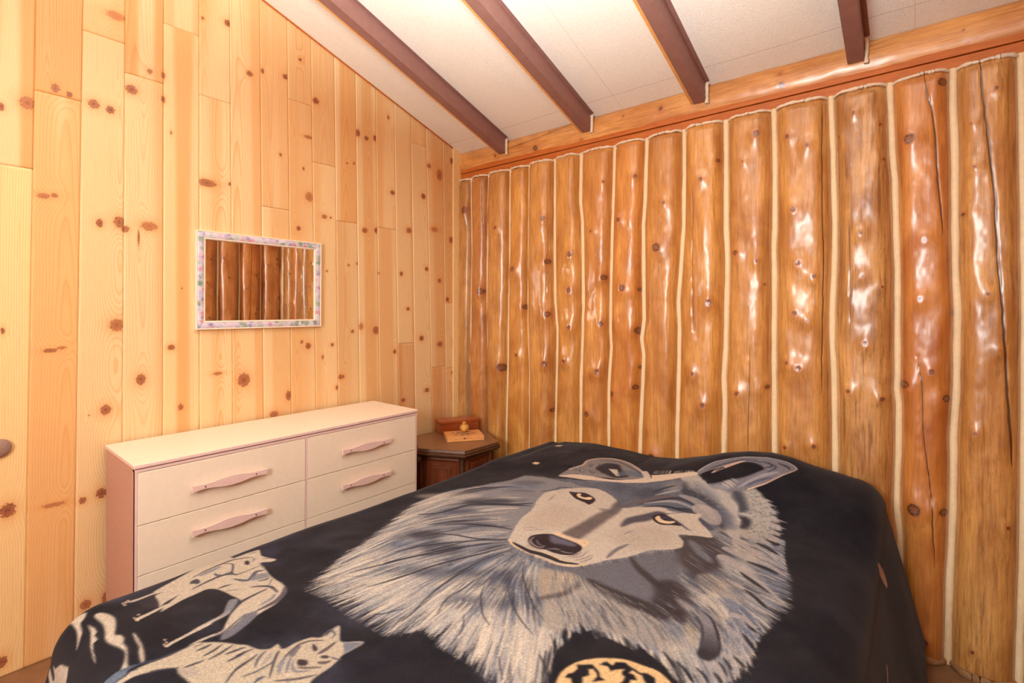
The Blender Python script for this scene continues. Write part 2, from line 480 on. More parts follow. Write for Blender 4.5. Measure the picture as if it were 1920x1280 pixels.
for i in range(len(EDGES) - 1):
    idx = i - (NL - 1)
    eL, eR = EDGES[i], EDGES[i + 1]
    ymid = float((eL(1.3) + eR(1.3)) / 2)
    zt = ceil_z(ymid) + 0.05
    cuts = [onX(*p)[2] for p in JOINT.get(idx, [])]
    if idx < 0: cuts = [rng.uniform(0.6, 2.6)]
    zs = [0.0] + sorted(cuts) + [zt]
    coarse = idx < -2
    for j in range(len(zs) - 1):
        za, zb = zs[j], zs[j + 1]
        seg_from_top = len(zs) - 2 - j
        nz = max(3, int((zb - za) / (0.02 if coarse else 0.007)))
        zz = np.concatenate([[za, za + 0.0012], np.linspace(za + 0.003, zb - 0.003, nz), [zb - 0.0012, zb]])
        wd = float(eR(1.3) - eL(1.3))
        un = np.concatenate([[0, .0012, .0028, .0045], np.linspace(.007, wd - .007, 9 if coarse else max(5, int(wd / 0.0042))), [wd - .0045, wd - .0028, wd - .0012, wd]]) / wd
        U, Z = np.meshgrid(un, zz, indexing='ij')
        Yc = eL(Z) + U * (eR(Z) - eL(Z))
        de = np.minimum(U, 1 - U) * wd
        dz = np.minimum(Z - za, zb - Z)
        Xc = -0.0042 * (1 - sstep(0, .0045, de)) - 0.0035 * (1 - sstep(0, .0022, dz))
        sd = i * 7 + j * 3 + 1
        # annual-ring phase of a board sawn near the pith
        pith = rng.uniform(-0.06, 0.06) + (wd / 2)
        dep = rng.uniform(0.012, 0.05)
        tap = rng.choice([-1, 1]) * rng.uniform(0.006, 0.03)
        yl = U * wd
        wob = 0.012 * vnoise(Z * 1.3 + sd, Z * 0 + sd, 3) + 0.003 * vnoise(Z * 5, yl * 8 + sd, 4)
        dd = np.abs(dep + tap * (Z - 1.3) + 0.006 * vnoise(Z * 2.0, yl * 3 + sd, 5))
        R = np.sqrt(dd ** 2 + (yl - pith + wob) ** 2)
        ph = R / rng.uniform(0.0055, 0.0085)
        kd = np.full(U.shape, 4.0); dk = np.ones(U.shape)
        near = [kq for kq in KN if float(eL(kq[1])) - 0.004 <= kq[0] < float(eR(kq[1])) + 0.004 and za - 0.03 < kq[1] < zb + 0.03]
        if idx < -1:
            near = [(ymid + rng.uniform(-.05, .05), rng.uniform(za, zb), rng.uniform(.005, .012), rng.uniform(.005, .012), 1.0) for _ in range(3)]
        for ky, kz, ry, rz, dkk in near:
            a, b = (Yc - ky) / ry, (Z - kz) / rz
            d = np.sqrt(a * a + b * b)
            m = d < kd
            dk = np.where(m, dkk, dk); kd = np.minimum(kd, d)
            sz = math.sqrt(ry * rz)
            ph = ph + (0.8 + sz * 130) * np.exp(-(((Yc - ky) / (2.2 * ry + .004)) ** 2 + ((Z - kz) / (2.6 * rz + .022)) ** 2)) * (1 if (yl.mean() < pith) else -1)
        # heartwood and sapwood zones, per-board tint
        b0 = rng.uniform(0.95, 1.05)
        hw = sstep(-0.25, 0.35, vnoise(yl * 16 + sd, Z * 0.35, 6))
        hue = rng.uniform(0, 1)
        ti = np.empty(U.shape + (3,))
        ca, cb = np.array(lin(231, 203, 154)[:3]), np.array(lin(219, 169, 108)[:3])
        sp = np.array(SPECIAL.get((idx, seg_from_top), (1.0, 0.985 + 0.03 * hue, 0.97 + 0.06 * hue)))
        ti[:] = (ca + (cb - ca) * (hw * rng.uniform(0.45, 1.0))[..., None]) * b0 * sp
        n = len(un); mm = len(zz)
        PV.append(np.stack([Xc, Yc, Z], -1).reshape(-1, 3)); PF.append(grid_faces(n, mm) + base_i)
        base_i += n * mm
        A_ph.append(ph.ravel()); A_kn.append(kd.ravel() / 4); A_dk.append(dk.ravel()); A_ti.append(ti.reshape(-1, 3))
        A_ra.append(np.full(n * mm, rng.uniform(0.15, 0.55)))
PV = np.concatenate(PV); PF = np.concatenate(PF)
me = mesh_np('wall_left', PV, PF)
for nm, a in (('phase', A_ph), ('knot', A_kn), ('knotdark', A_dk), ('ringamt', A_ra)): fattr(me, nm, np.concatenate(a))
cattr(me, 'tint', np.concatenate(A_ti))
wl = obj('wall_left', me, M_PINE, None, True)
struct(wl, 'knotty pine board wall behind the cream dresser', 'wall')
bm = bmesh.new(); prism(bm, [(0.14, 0), (YF, 0), (YF, ceil_z(YF) + 0.02), (0.14, ceil_z(0.14) + 0.02)], -0.09, -0.006, 'x')
bmesh_obj('backing_board', bm, M_DARK, wl)
# pale corner moulding strip and the orange strip along the sloping top
bm = bmesh.new()
yb0, yb1 = onX(850, 235)[1], onX(855, 690)[1]
prism(bm, [(-0.062, 0.0), (0.012, 0.0), (0.012, ceil_z(0)), (-0.075, ceil_z(-0.07))], 0.001, 0.012, 'x', 0.002)
tr = bmesh_obj('trim_1', bm, mat_wood('pale_corner_strip', (238, 204, 142), (244, 214, 158), 0.45, (40, 40, 4))); struct(tr, 'pale vertical corner strip where the pine wall meets the logs', 'trim')
bm = bmesh.new()
prism(bm, [(-0.02, ceil_z(-0.02) - 0.006), (YF + 0.01, ceil_z(YF + 0.01) - 0.006), (YF + 0.01, ceil_z(YF + 0.01)), (-0.02, ceil_z(-0.02))], 0.0, 0.008, 'x')
tr = bmesh_obj('trim_2', bm, M_TRIM); struct(tr, 'thin orange strip along the sloping top edge of the pine wall', 'trim')

# ------------------------------------------------------------------ log walls
LOG_TOP = 2.142


def log_mesh(name, xl, xr, z0, z1, B, knots, cracks, seed, dz=0.007, ncol=44, ye=0.014):
    """half-round log between boundary functions xl(z), xr(z); front bulges to -B in y"""
    nz = int((z1 - z0) / dz) + 1
    zz = np.linspace(z0, z1, nz)
    w = 0.5 - 0.5 * np.cos(np.linspace(0.0, np.pi, ncol)) * 1.0
    w = 0.55 * w + 0.45 * np.linspace(0, 1, ncol)
    Wg, Z = np.meshgrid(w, zz, indexing='ij')
    XL, XR = xl(Z), xr(Z)
    wd = XR - XL
    Xc = XL + Wg * wd
    t = np.abs(2 * Wg - 1)
    prof = np.clip(1 - t ** 3.7, 0, 1) ** 0.66
    env = np.clip(1 - t ** 4, 0, 1)
    lump = 0.0042 * fnoise(Xc * 14, Z * 5 + seed, seed, 2) + 0.0016 * fnoise(Xc * 40, Z * 22, seed + 9, 2) + 0.006 * fnoise(Xc * 3, Z * 2.0, seed + 3, 2)
    bulge = (B + ye) * prof
    kd = np.full(Z.shape, 4.0)
    for kx, kz, r, h in knots:
        dx, dzz = Xc - kx, Z - kz
        d = np.sqrt(dx ** 2 + dzz ** 2)
        bulge = bulge + env * h * np.exp(-(dx / (2.1 * r + .014)) ** 2 - ((dzz + 0.4 * r) / (2.6 * r + .018)) ** 2)
        bulge = bulge - env * min(0.004, 0.35 * r) * np.exp(-(d / (0.9 * r)) ** 2)
        kd = np.minimum(kd, np.sqrt((dx / r) ** 2 + (dzz / r) ** 2 * 0.8))
    ck = np.full(Z.shape, 60.0)
    for pts, hw in cracks:
        pts = sorted(pts, key=lambda p: p[1])
        pz = [p[1] for p in pts]; pxx = [p[0] for p in pts]
        xc = np.interp(Z, pz, pxx) + 0.0015 * vnoise(Z * 30, Z * 0 + seed, 2)
        ext = np.minimum(Z - pz[0], pz[-1] - Z)
        hwz = hw * np.clip(0.25 + ext / 0.1, 0.0, 1.0)
        d = np.where(ext < 0, 60.0, (Xc - xc) / np.maximum(hwz, 1e-4))
        ck = np.where(np.abs(d) < np.abs(ck), d, ck)
        bulge = bulge - 0.004 * np.exp(-d ** 2) * (ext > 0)
    bulge = bulge + env * lump
    # top end is slightly axe-rounded
    rt = sstep(0, 0.03, z1 - Z)
    Yc = ye - bulge * (0.80 + 0.20 * rt)
    V = np.stack([Xc, Yc, Z], -1).reshape(-1, 3)
    F = grid_faces(ncol, nz)
    # cap the top and bottom, close the back
    n0 = len(V)
    capV, capF = [], []
    for row, zc in ((nz - 1, z1), (0, z0)):
        b = n0 + len(capV)
        for c in range(ncol): capV.append((Xc[c, row], ye + 0.03, zc))
        for c in range(ncol - 1):
            a0, a1 = c * nz + row, (c + 1) * nz + row
            capF.append((a0, a1, b + c + 1, b + c) if row else (a1, a0, b + c, b + c + 1))
    V = np.vstack([V, capV]); F = np.vstack([F, capF])
    me = mesh_np(name, V, F)
    e = np.zeros(len(capV))
    fattr(me, 'knot', np.concatenate([kd.ravel() / 4, e + 1])); fattr(me, 'crack', np.concatenate([ck.ravel(), e + 60]))
    return me, (zz, Xc, Yc)


# seams between the logs of the back wall: measured polylines (photo px) and bead width in px
SEAM = [
    ([(884, 335), (886, 480), (884, 560), (883.6, 620), (881, 700), (879, 776)], 3.0),
    ([(917, 335), (915.5, 380), (914, 548), (915.5, 665), (916, 796)], 3.2),
    ([(957, 320), (956.5, 460), (955, 548), (952.4, 700), (950, 806)], 3.4),
    ([(993, 310), (992, 450), (991, 548), (991, 600), (994, 700), (993.5, 806)], 3.4),
    ([(1041, 297), (1040.5, 514), (1041.5, 568), (1045.5, 615), (1045, 682), (1042, 806)], 4.5),
    ([(1090, 290), (1088.5, 380), (1092, 414), (1094, 514), (1094, 581), (1092, 648), (1090, 700), (1089, 806)], 5.0),
    ([(1153, 270), (1150, 380), (1148, 447), (1145.6, 548), (1145, 615), (1146.6, 648), (1142, 716), (1141.6, 806)], 5.0),
    ([(1213, 262), (1209.5, 380), (1206, 420), (1207, 548), (1208, 598), (1203, 635), (1207, 665), (1205, 716), (1201, 806), (1200, 860)], 5.6),
    ([(1283, 240), (1285, 235), (1283, 336), (1281.7, 427), (1276, 514), (1271.6, 565), (1274, 615), (1273, 682), (1270, 806), (1269, 866)], 6.0),
    ([(1361, 225), (1361.6, 302), (1361.6, 427), (1364, 487), (1362, 588), (1360.6, 655), (1357, 705), (1359, 756), (1356.6, 847)], 8.0),
    ([(1451, 215), (1453, 302), (1453, 427), (1451, 460), (1452, 520), (1451.3, 655), (1452, 847)], 8.0),
    ([(1558, 188), (1562, 286), (1565.6, 427), (1565, 487), (1560.5, 588), (1560.5, 638), (1564, 705), (1566, 847), (1566, 880)], 9.0),
    ([(1668, 161), (1671, 218), (1673, 286), (1678, 336), (1680, 427), (1683, 504), (1683, 622), (1683, 706), (1681.5, 729), (1685.5, 756), (1685, 847), (1683, 884), (1681.5, 951), (1687, 1001), (1688, 1052), (1686, 1150)], 9.5),
    ([(1787, 134), (1787, 202), (1790.6, 286), (1790.6, 427), (1792, 521), (1795.6, 578), (1794, 655), (1794, 722), (1790.6, 773), (1787, 823), (1788, 847), (1787, 951), (1785, 1001), (1780.5, 1085), (1778, 1186), (1777, 1220)], 12.0),
    ([(1915, 111), (1916.6, 202), (1918, 302), (1922, 600), (1920, 900), (1918, 1035), (1916, 1119), (1913, 1186), (1911, 1270)], 12.0),
]
YS = -0.004          # depth of the chink plane
seamf = []
for pts, wpx in SEAM:
    P = np.array([onY(px, py, YS) for px, py in pts])
    o_ = np.argsort(P[:, 2]); P = P[o_]
    d = np.linalg.norm(onY(pts[len(pts) // 2][0] + wpx, 560, YS) - onY(pts[len(pts) // 2][0], 560, YS))
    seamf.append(((lambda z, P=P: np.interp(z, P[:, 2], P[:, 0])), d))
LK = [(929.6, 427, 2), (950, 515, 3), (961.5, 504, 3), (979, 575, 3), (988, 515, 2), (1025, 490, 3.5), (1026, 589, 4), (1069, 476, 4), (1067, 544, 4), (1087, 595, 3), (1067, 614, 3),
      (1108, 433, 2), (1130, 520, 4), (1125, 607, 4), (1119, 697, 4), (1160, 412, 3), (1169, 540, 5), (1195, 542, 3), (1194, 620, 6), (1197, 690, 4), (1189, 726, 4),
      (1231, 464, 7), (1270, 603, 2), (899, 546, 4), (907, 591, 4), (909, 403, 5), (868, 393, 4), (878, 655, 4), (911, 667, 4), (938, 689, 5), (1023, 682, 4), (1100, 776, 4),
      (1147, 739, 4), (1057, 678, 3), (1031, 770, 3), (967, 666, 2), (1419, 251, 6), (1393, 303, 2), (1476.5, 257, 4), (1514.5, 273, 3.5), (1488, 394, 5), (1601, 213, 3.5),
      (1651, 233, 3), (1657, 298, 3), (1572, 256, 2), (1705, 261, 11), (1767, 152, 9), (1869, 165, 5), (1821, 231, 2), (1828, 312, 3.5), (1806, 400, 4), (1315, 337, 3.5),
      (1330, 567, 5), (1379, 474, 4.5), (1420, 489, 3), (1433, 533, 2), (1446, 465, 4), (1437, 726, 4), (1382, 737, 4), (1319, 759, 4), (1497, 493, 5), (1527, 518, 4), (1491, 587, 4.5),
      (1514, 602, 2.5), (1475, 680, 3.5), (1498, 690, 5), (1527, 836, 4), (1472, 838, 3), (1615, 438, 3.5), (1617, 517, 3), (1622, 644, 5), (1590, 733, 4), (1655, 748, 4.5),
      (1733, 449, 4), (1725, 561, 5), (1747, 697, 6), (1695, 721, 9), (1775, 748, 8), (1787, 586, 5), (1853, 551, 4), (1875, 657, 3), (1829, 813, 4), (1655, 538, 2.5),
      (1713, 955, 13), (1770, 962, 9), (1735, 1204, 5), (1823, 1223, 4), (1891, 991, 4), (1222, 857, 6), (1300, 700, 3), (1245, 380, 3), (1130, 340, 2), (1190, 330, 3), (1020, 410, 3), (1345, 300, 3)]
LK = [(onY(px, py, -0.05)[0], onY(px, py, -0.05)[2], abs(onY(px + r, py, -0.05)[0] - onY(px, py, -0.05)[0]), r) for px, py, r in LK]
LC = [([(1838, 110), (1842, 170), (1849, 230), (1856, 290), (1864, 350), (1868, 430), (1873, 510), (1880, 580), (1885, 675), (1891, 756), (1896, 823), (1899, 880)], 2.5),
      ([(1732, 136), (1739, 175), (1747, 208), (1754, 252), (1757, 320), (1764, 386), (1768, 440)], 1.9), ([(1720, 665), (1728.5, 722), (1730, 790), (1735, 847), (1742, 900), (1747, 940), (1749, 1000), (1753, 1070)], 1.2),
      ([(1593, 420), (1595, 640)], 0.8), ([(1540, 190), (1541, 400), (1544, 480), (1541, 600), (1540, 740)], 1.3), ([(1407, 640), (1405, 720), (1404, 780), (1401, 860)], 1.1),
      ([(1083, 545), (1084, 600), (1082, 680), (1080, 780)], 1.3), ([(900, 333), (900, 395), (902, 430)], 0.9), ([(1300, 340), (1301, 620)], 0.6), ([(1026, 420), (1023, 560)], 0.6)]
LC = [([(onY(px, py, -0.05)[0], onY(px, py, -0.05)[2]) for px, py in pts], abs(onY(1600 + hw, 500)[0] - onY(1600, 500)[0]) if pts[0][0] > 1300 else hw * 0.0024) for pts, hw in LC]

bm = bmesh.new(); box(bm, (-0.1, 0.05, 0), (W + 0.1, 0.14, 2.19)); box(bm, (-0.1, 0.16, 2.13), (W + 0.1, 0.24, 2.5))
wb = struct(bmesh_obj('wall_back', bm, M_CHINKW), 'varnished vertical half log wall at the head of the bed', 'wall')
TINT = [(196, 140, 88), (192, 118, 66), (206, 140, 76), (216, 144, 70), (204, 134, 72), (212, 140, 68), (206, 128, 60), (208, 122, 48), (210, 138, 70), (212, 140, 70), (204, 136, 76),
        (208, 140, 76), (196, 136, 84), (200, 112, 48), (200, 134, 76)]
MOTT = [.5, .4, .35, .25, .5, .35, .3, .15, .3, .4, .45, .4, .95, .1, .7]
bounds = [(lambda z: np.asarray(z) * 0 + 0.0, 0.0)] + seamf
tops = []
for i in range(len(bounds)):
    fl, wl_ = bounds[i]
    if i + 1 < len(bounds): fr, wr_ = bounds[i + 1]
    else: fr, wr_ = (lambda z: np.asarray(z) * 0 + W + 0.02), 0.0
    xl = lambda z, f=fl, w=wl_: f(z) + w * 0.42
    xr = lambda z, f=fr, w=wr_: f(z) - w * 0.42
    xm = float((xl(1.2) + xr(1.2)) / 2); hwid = float(xr(1.2) - xl(1.2)) / 2
    if hwid < 0.03: continue
    B = min(0.062, 0.30 * hwid * 2)
    kn = [(kx, kz, r, min(0.016, 0.0035 + 0.7 * r)) for kx, kz, r, rp in LK if abs(kx - xm) < hwid + 0.01]
    ck = [c for c in LC if abs(np.mean([p[0] for p in c[0]]) - xm) < hwid]
    me, gridd = log_mesh('log', xl, xr, 0.012, LOG_TOP - rng.uniform(0, .006), B, kn, ck, i * 3 + 1)
    fattr(me, 'mottle', np.full(len(me.vertices), MOTT[i % len(MOTT)]))
    o = obj('log', me, M_LOG, wb, True)
    o.color = lin(*[min(255, v + d) for v, d in zip(TINT[i % len(TINT)], (0, 18, 8))])
    tops.append(gridd)
# chinking beads
for i, (f, w) in enumerate(seamf):
    zz = np.linspace(0.0, LOG_TOP + 0.01, 150)
    xx = f(zz) + 0.0007 * vnoise(zz * 25, zz * 0 + i)
    r = (0.5 * w + 0.004) * (1 + 0.13 * vnoise(zz * 14, zz * 0 + i, 4))
    yy = np.full(len(zz), YS + 0.006)
    P = np.stack([xx, yy, zz], 1)
    if i < 2:
        k = int(150 * 0.42)
        obj('chinking', tube_mesh('chinking', P[:k + 1], r[:k + 1], 12, 0.8), M_CHINKG, wb, True)['label'] = 'grey mortar lower end of chinking'
        obj('chinking', tube_mesh('chinking', P[k:], r[k:], 12, 0.8), M_CHINKW, wb, True)
    else:
        obj('chinking', tube_mesh('chinking', P, r, 12, 0.8), M_CHINK, wb, True)
# caulk along the top ends of the logs, and messy mortar at the floor
for i, (zz, Xc, Yc) in enumerate(tops):
    n = Xc.shape[0]
    P = np.stack([Xc[:, -1], Yc[:, -1] - 0.001, np.full(n, LOG_TOP + 0.003)], 1)
    P[:, 1] += 0.002 * vnoise(P[:, 0] * 60, P[:, 0] * 0 + i); P[:, 2] += 0.003 * vnoise(P[:, 0] * 40, P[:, 0] * 0 + i, 7)
    obj('top_caulk', tube_mesh('top_caulk', P, 0.0052 + 0.003 * np.abs(vnoise(P[:, 0] * 50, P[:, 0] * 0 + 3)), 8, 0.9), M_CHINKW, wb, True)
    P = np.stack([Xc[:, 0], Yc[:, 0] - 0.004, np.full(n, 0.008)], 1)
    P[:, 1] += 0.01 * vnoise(P[:, 0] * 30, P[:, 0] * 0 + i + 5)
    obj('base_mortar', tube_mesh('base_mortar', P, 0.012 + 0.006 * np.abs(vnoise(P[:, 0] * 30, P[:, 0] * 0 + 3)), 8, 0.8), mat_plain('dusty_mortar', (150, 112, 74), 0.8, 0.25, 60, 0.5) if i == 0 else bpy.data.materials['dusty_mortar'], wb, True)

# two varnished boards above the logs
bm = bmesh.new(); box(bm, (0.0, -0.004, 2.150), (W - .002, 0.05, 2.190), 0.002)
struct(bmesh_obj('trim_3', bm, M_TRIM), 'lower orange varnished board running above the log tops', 'trim')
bm = bmesh.new(); box(bm, (0.0, -0.010, 2.193), (W - .002, 0.02, 2.236), 0.002)
struct(bmesh_obj('trim_4', bm, M_TRIM), 'upper orange varnished board just under the horizontal plate log', 'trim')
# horizontal plate log under the ceiling
n = 220
xx = np.linspace(0.0, W, n); na = 26
an = np.linspace(-0.9, 1.45, na)
XX, AA = np.meshgrid(xx, an, indexing='ij')
RR = 0.125 + 0.003 * fnoise(XX * 5, AA * 1.2, 21, 2) + 0.0012 * fnoise(XX * 30, AA * 5, 8, 2)
PX, PY, PZ = XX, 0.104 - RR * np.cos(AA) + 0.0, 2.27 + RR * np.sin(AA)
PZ = np.minimum(PZ, ceil_z(PY) - 0.001)
me = mesh_np('plate_log', np.stack([-PZ, PY, PX], -1).reshape(-1, 3), grid_faces(n, na))
fattr(me, 'mottle', np.full(n * na, .12))
kd = np.full(XX.shape, 4.0)
for px, py, r in [(1004, 278, 4), (1000, 246, 3), (1030, 247, 1.5), (1170, 218, 2), (1440, 182, 3), (1463, 139.5, 4), (1466, 160, 6), (1240, 204, 4), (1805, 58, 3), (1815, 78, 3), (1090, 262, 2), (930, 292, 2)]:
    p = onY(px, py, -0.012); q = onY(px + r, py, -0.012)
    rr = abs(q[0] - p[0])
    kd = np.minimum(kd, np.sqrt((PX - p[0]) ** 2 + (PZ - p[2]) ** 2) / rr)
fattr(me, 'knot', kd.ravel() / 4)
ck = np.full(XX.shape, 60.)
cp = [onY(px, py, -0.012) for px, py in [(951, 281), (990, 266), (1030, 250), (1078, 230)]]
zc = np.interp(PX, [p[0] for p in cp], [p[2] for p in cp]); inn = (PX > cp[0][0]) & (PX < cp[-1][0])
ck = np.where(inn, (PZ - zc) / 0.0022, 60.)
fattr(me, 'crack', ck.ravel())
M_PLOG = M_LOG
pl = obj('plate_log', me, M_PLOG, None, True); pl.color = lin(230, 172, 100)
pl.matrix_world = Matrix(((0, 0, 1, 0), (0, 1, 0, 0), (-1, 0, 0, 0), (0, 0, 0, 1)))
tag(pl, 'horizontal honey coloured log running along the ceiling above the vertical logs', 'log')
pl['kind'] = 'thing'

# right wall (beside the camera) and the wall behind the camera, both of vertical logs
bm = bmesh.new(); prism(bm, [(0.04, 0), (YF - .1, 0), (YF - .1, ceil_z(YF - .1)), (0.04, ceil_z(0.04))], W + 0.02, W + 0.12, 'x')
wr = struct(bmesh_obj('wall_right', bm, M_CHINK), 'vertical half log wall on the right, seen only in the mirror', 'wall')
Rz = Matrix.Rotation(-math.pi / 2, 4, 'Z')
y = 0.0; i = 0
while y > YF + 0.1:
    wd_ = rng.uniform(0.18, 0.23); zt_ = ceil_z(y) - 0.03
    kn = [(rng.uniform(0.03, wd_ - .03), rng.uniform(.3, 2.2), rng.uniform(.006, .011), .009) for _ in range(9)]
    ck = [([(wd_ * rng.uniform(.4, .7), .2), (wd_ * rng.uniform(.4, .7), 1.2), (wd_ * .5, 2.2)], .003)] if i % 3 == 1 else []
    ph_ = rng.uniform(0, 9)
    me, _g = log_mesh('log', lambda z: 0.006 * np.sin(z * 5 + ph_) + 0.006, lambda z, w=wd_: 0.006 * np.sin(z * 6 + ph_ + 2) + w - 0.006, 0.012, zt_, 0.055, kn, ck, 50 + i, 0.012, 28)
    fattr(me, 'mottle', np.full(len(me.vertices), rng.uniform(.2, .8)))
    o = obj('log', me, M_LOG, wr, True); o.color = lin(*TINT[(i * 5 + 4) % len(TINT)])
    o.matrix_world = Matrix.Translation((W, y, 0)) @ Rz
    zz = np.linspace(0, zt_, 60)
    o = obj('chinking', tube_mesh('chinking', np.stack([np.full(60, W + 0.0), y - wd_ - 0.003 + 0.003 * vnoise(zz * 6, zz * 0 + i), zz], 1), 0.012, 8, 0.8), M_CHINK, wr, True)
    y -= wd_ + 0.006; i += 1
# wall behind the camera with a bright window
WX0, WX1, WZ0, WZ1 = 1.35, 2.2, 1.3, 2.1
bm = bmesh.new()
for a, b, c, d in ((-.1, WX0, 0, 3.6), (WX1, W + .12, 0, 3.6), (WX0, WX1, 0, WZ0), (WX0, WX1, WZ1, 3.6)):
    box(bm, (a, YF - 0.12, c), (b, YF, min(d, ceil_z(YF) + .02)))
wf = struct(bmesh_obj('wall_front', bm, M_LATH), 'plain board wall behind the viewpoint with one window', 'wall')
wn = struct(empty('window_1', ((WX0 + WX1) / 2, YF - 0.05, WZ0)), 'double hung window in the wall behind the viewpoint', 'window')
bm = bmesh.new()
for a, b, c, d in ((WX0, WX0 + .05, WZ0, WZ1), (WX1 - .05, WX1, WZ0, WZ1), (WX0, WX1, WZ0, WZ0 + .05), (WX0, WX1, WZ1 - .05, WZ1), (WX0, WX1, 1.51, 1.55)):
    box(bm, (a, YF - 0.09, c), (b, YF - 0.03, d), .004)
bmesh_obj('window_frame', bm, M_WHITEFR, wn)
kids_local(wn)

# ------------------------------------------------------------------ steel ceiling beams (Z-purlins) with a pale lath
BX = [0.430, 1.040, 1.655, 2.262]
pb = None
for i, xw in enumerate(BX):
    root = empty('ceiling_beam', (xw, 0, 2.24))
    ya, yb = -0.030, YF + 0.02
    za, zb = ceil_z(ya), ceil_z(yb)
    h = 0.096
    bm = bmesh.new()
    sec = [(-0.004, 0), (0.022, 0), (0.022, -0.006), (0.004, -0.006), (0.004, -h), (-0.05, -h), (-0.05, -h + 0.014), (-0.046, -h + 0.014), (-0.046, -h + 0.006), (-0.004, -h + 0.006)]
    lo = [bm.verts.new((xw + a, ya, za + b + .004)) for a, b in sec]; hi = [bm.verts.new((xw + a, yb, zb + b + .004)) for a, b in sec]
    nn = len(sec); bm.faces.new(lo); bm.faces.new(hi[::-1])
    for q in range(nn): bm.faces.new((lo[q], hi[q], hi[(q + 1) % nn], lo[(q + 1) % nn]))
    bmesh_obj('steel_web', bm, M_STEEL, root)
    if i < 3:
        bm = bmesh.new()
        sec = [(-0.064, -h + 0.002), (-0.051, -h + 0.002), (-0.051, 0), (-0.064, 0)]
        lo = [bm.verts.new((xw + a, ya, za + b + .004)) for a, b in sec]; hi = [bm.verts.new((xw + a, yb, zb + b + .004)) for a, b in sec]
        bm.faces.new(lo); bm.faces.new(hi[::-1])
        for q in range(4): bm.faces.new((lo[q], hi[q], hi[(q + 1) % 4], lo[(q + 1) % 4]))
        bmesh_obj('edge_lath', bm, M_LATH, root)['label'] = 'pale wooden lath along the beam edge'
    zz = np.linspace(2.238, ceil_z(-0.03) - 0.012, 14)
    P = np.stack([xw + 0.011 + 0.001 * vnoise(zz * 60, zz * 0 + i), np.full(14, -0.032), zz], 1)
    obj('end_caulk', tube_mesh('end_caulk', P, 0.008 + 0.002 * vnoise(zz * 90, zz * 0 + i, 3), 8), M_CHINKW, root, True)['label'] = 'cream caulk strip at the beam end'
    kids_local(root)
    tag(root, ['brown steel ceiling beam nearest the pine wall, above the dresser', 'second brown steel ceiling beam from the pine wall', 'third brown steel ceiling beam from the pine wall, just left of the rightmost one',
               'rightmost brown steel ceiling beam, farthest from the pine wall'][i], 'beam', 'steel ceiling beams', 'thing')

# ------------------------------------------------------------------ dresser
DX0, DX1, DY0, DY1, DZ = 0.02, 0.412, -1.918, -0.704, 0.746
YM = -1.312
dr = empty('dresser', ((DX0 + DX1) / 2, (DY0 + DY1) / 2, 0))
tag(dr, 'long low cream and pink six drawer dresser under the mirror', 'dresser')
bm = bmesh.new(); box(bm, (DX0, DY0, DZ - 0.0135), (DX1, DY1, DZ), 0.0025)
o = bmesh_obj('top', bm, None, dr)
o.data.materials.append(M_CREAM); o.data.materials.append(M_PINK)
for p in o.data.polygons:
    p.material_index = 0 if p.normal.z > 0.7 else 1
# carcass: side panels with the cut-away foot, back, rail, divider
FXB = DX1 - 0.012
side = [(DX0 + .005, 0.165), (DX0 + 0.075, 0.055), (DX0 + 0.09, 0.0), (DX1 - .006, 0.0), (DX1 - .006, DZ - 0.0155), (DX0 + .005, DZ - 0.0155)]
for yy in (DY0 + .004, DY1 - .018):
    bm = bmesh.new(); prism(bm, side, yy, yy + 0.014, 'y', 0.001)
    bmesh_obj('side_panel', bm, M_PINKD, dr)
bm = bmesh.new()
box(bm, (DX0 + .006, DY0 + .018, 0.17), (DX0 + .012, DY1 - .018, DZ - .0155))
box(bm, (DX0 + .012, DY0 + .018, 0.05), (DX1 - .05, DY1 - .018, 0.062))
box(bm, (DX0 + .012, YM - .006, 0.062), (DX1 - .03, YM + .006, DZ - .03))
bmesh_obj('carcass', bm, M_DARK, dr)
bm = bmesh.new()
box(bm, (DX1 - .03, DY0 + .004, DZ - .0265), (DX1 - .004, DY1 - .004, DZ - .0165), .001)          # rail under the top
box(bm, (DX1 - .02, YM - .0045, 0.07), (DX1 - .005, YM + .0045, DZ - .0265))
box(bm, (DX1 - .02, DY0 + .004, 0.0), (DX1 - .005, DY0 + .0115, DZ - .0265)); box(bm, (DX1 - .02, DY1 - .0115, 0.0), (DX1 - .005, DY1 - .004, DZ - .0265))
box(bm, (DX1 - .03, DY0 + .0115, 0.0), (DX1 - .012, DY1 - .0115, 0.068))
bmesh_obj('front_frame', bm, M_PINK, dr)['label'] = 'pale pink front edges'


def handle_mesh(bm, yc, zc, half):
    """fish-shaped flat wooden pull, standing off the drawer front"""
    top = [(-1, .80), (-.86, .62), (-.68, .5), (-.5, .66), (-.28, 1.0), (0, 1.18), (.28, 1.0), (.5, .66), (.68, .5), (.86, .62), (1, .80)]
    bot = [(1, -.85), (.86, -.6), (.68, -.42), (.5, -.62), (.28, -1.0), (0, -1.18), (-.28, -1.0), (-.5, -.62), (-.68, -.42), (-.86, -.6), (-1, -.85)]
    u = 0.0150
    pts = [(yc + a * half, zc + b * u) for a, b in top] + [(yc + a * half, zc + b * u) for a, b in bot]
    prism(bm, pts[::-1], DX1 + .007, DX1 + .014, 'x', .001)
    for s in (-.68, .68): box(bm, (DX1 - .004, yc + s * half - .005, zc - .0045), (DX1 + .008, yc + s * half + .006, zc + .0045))


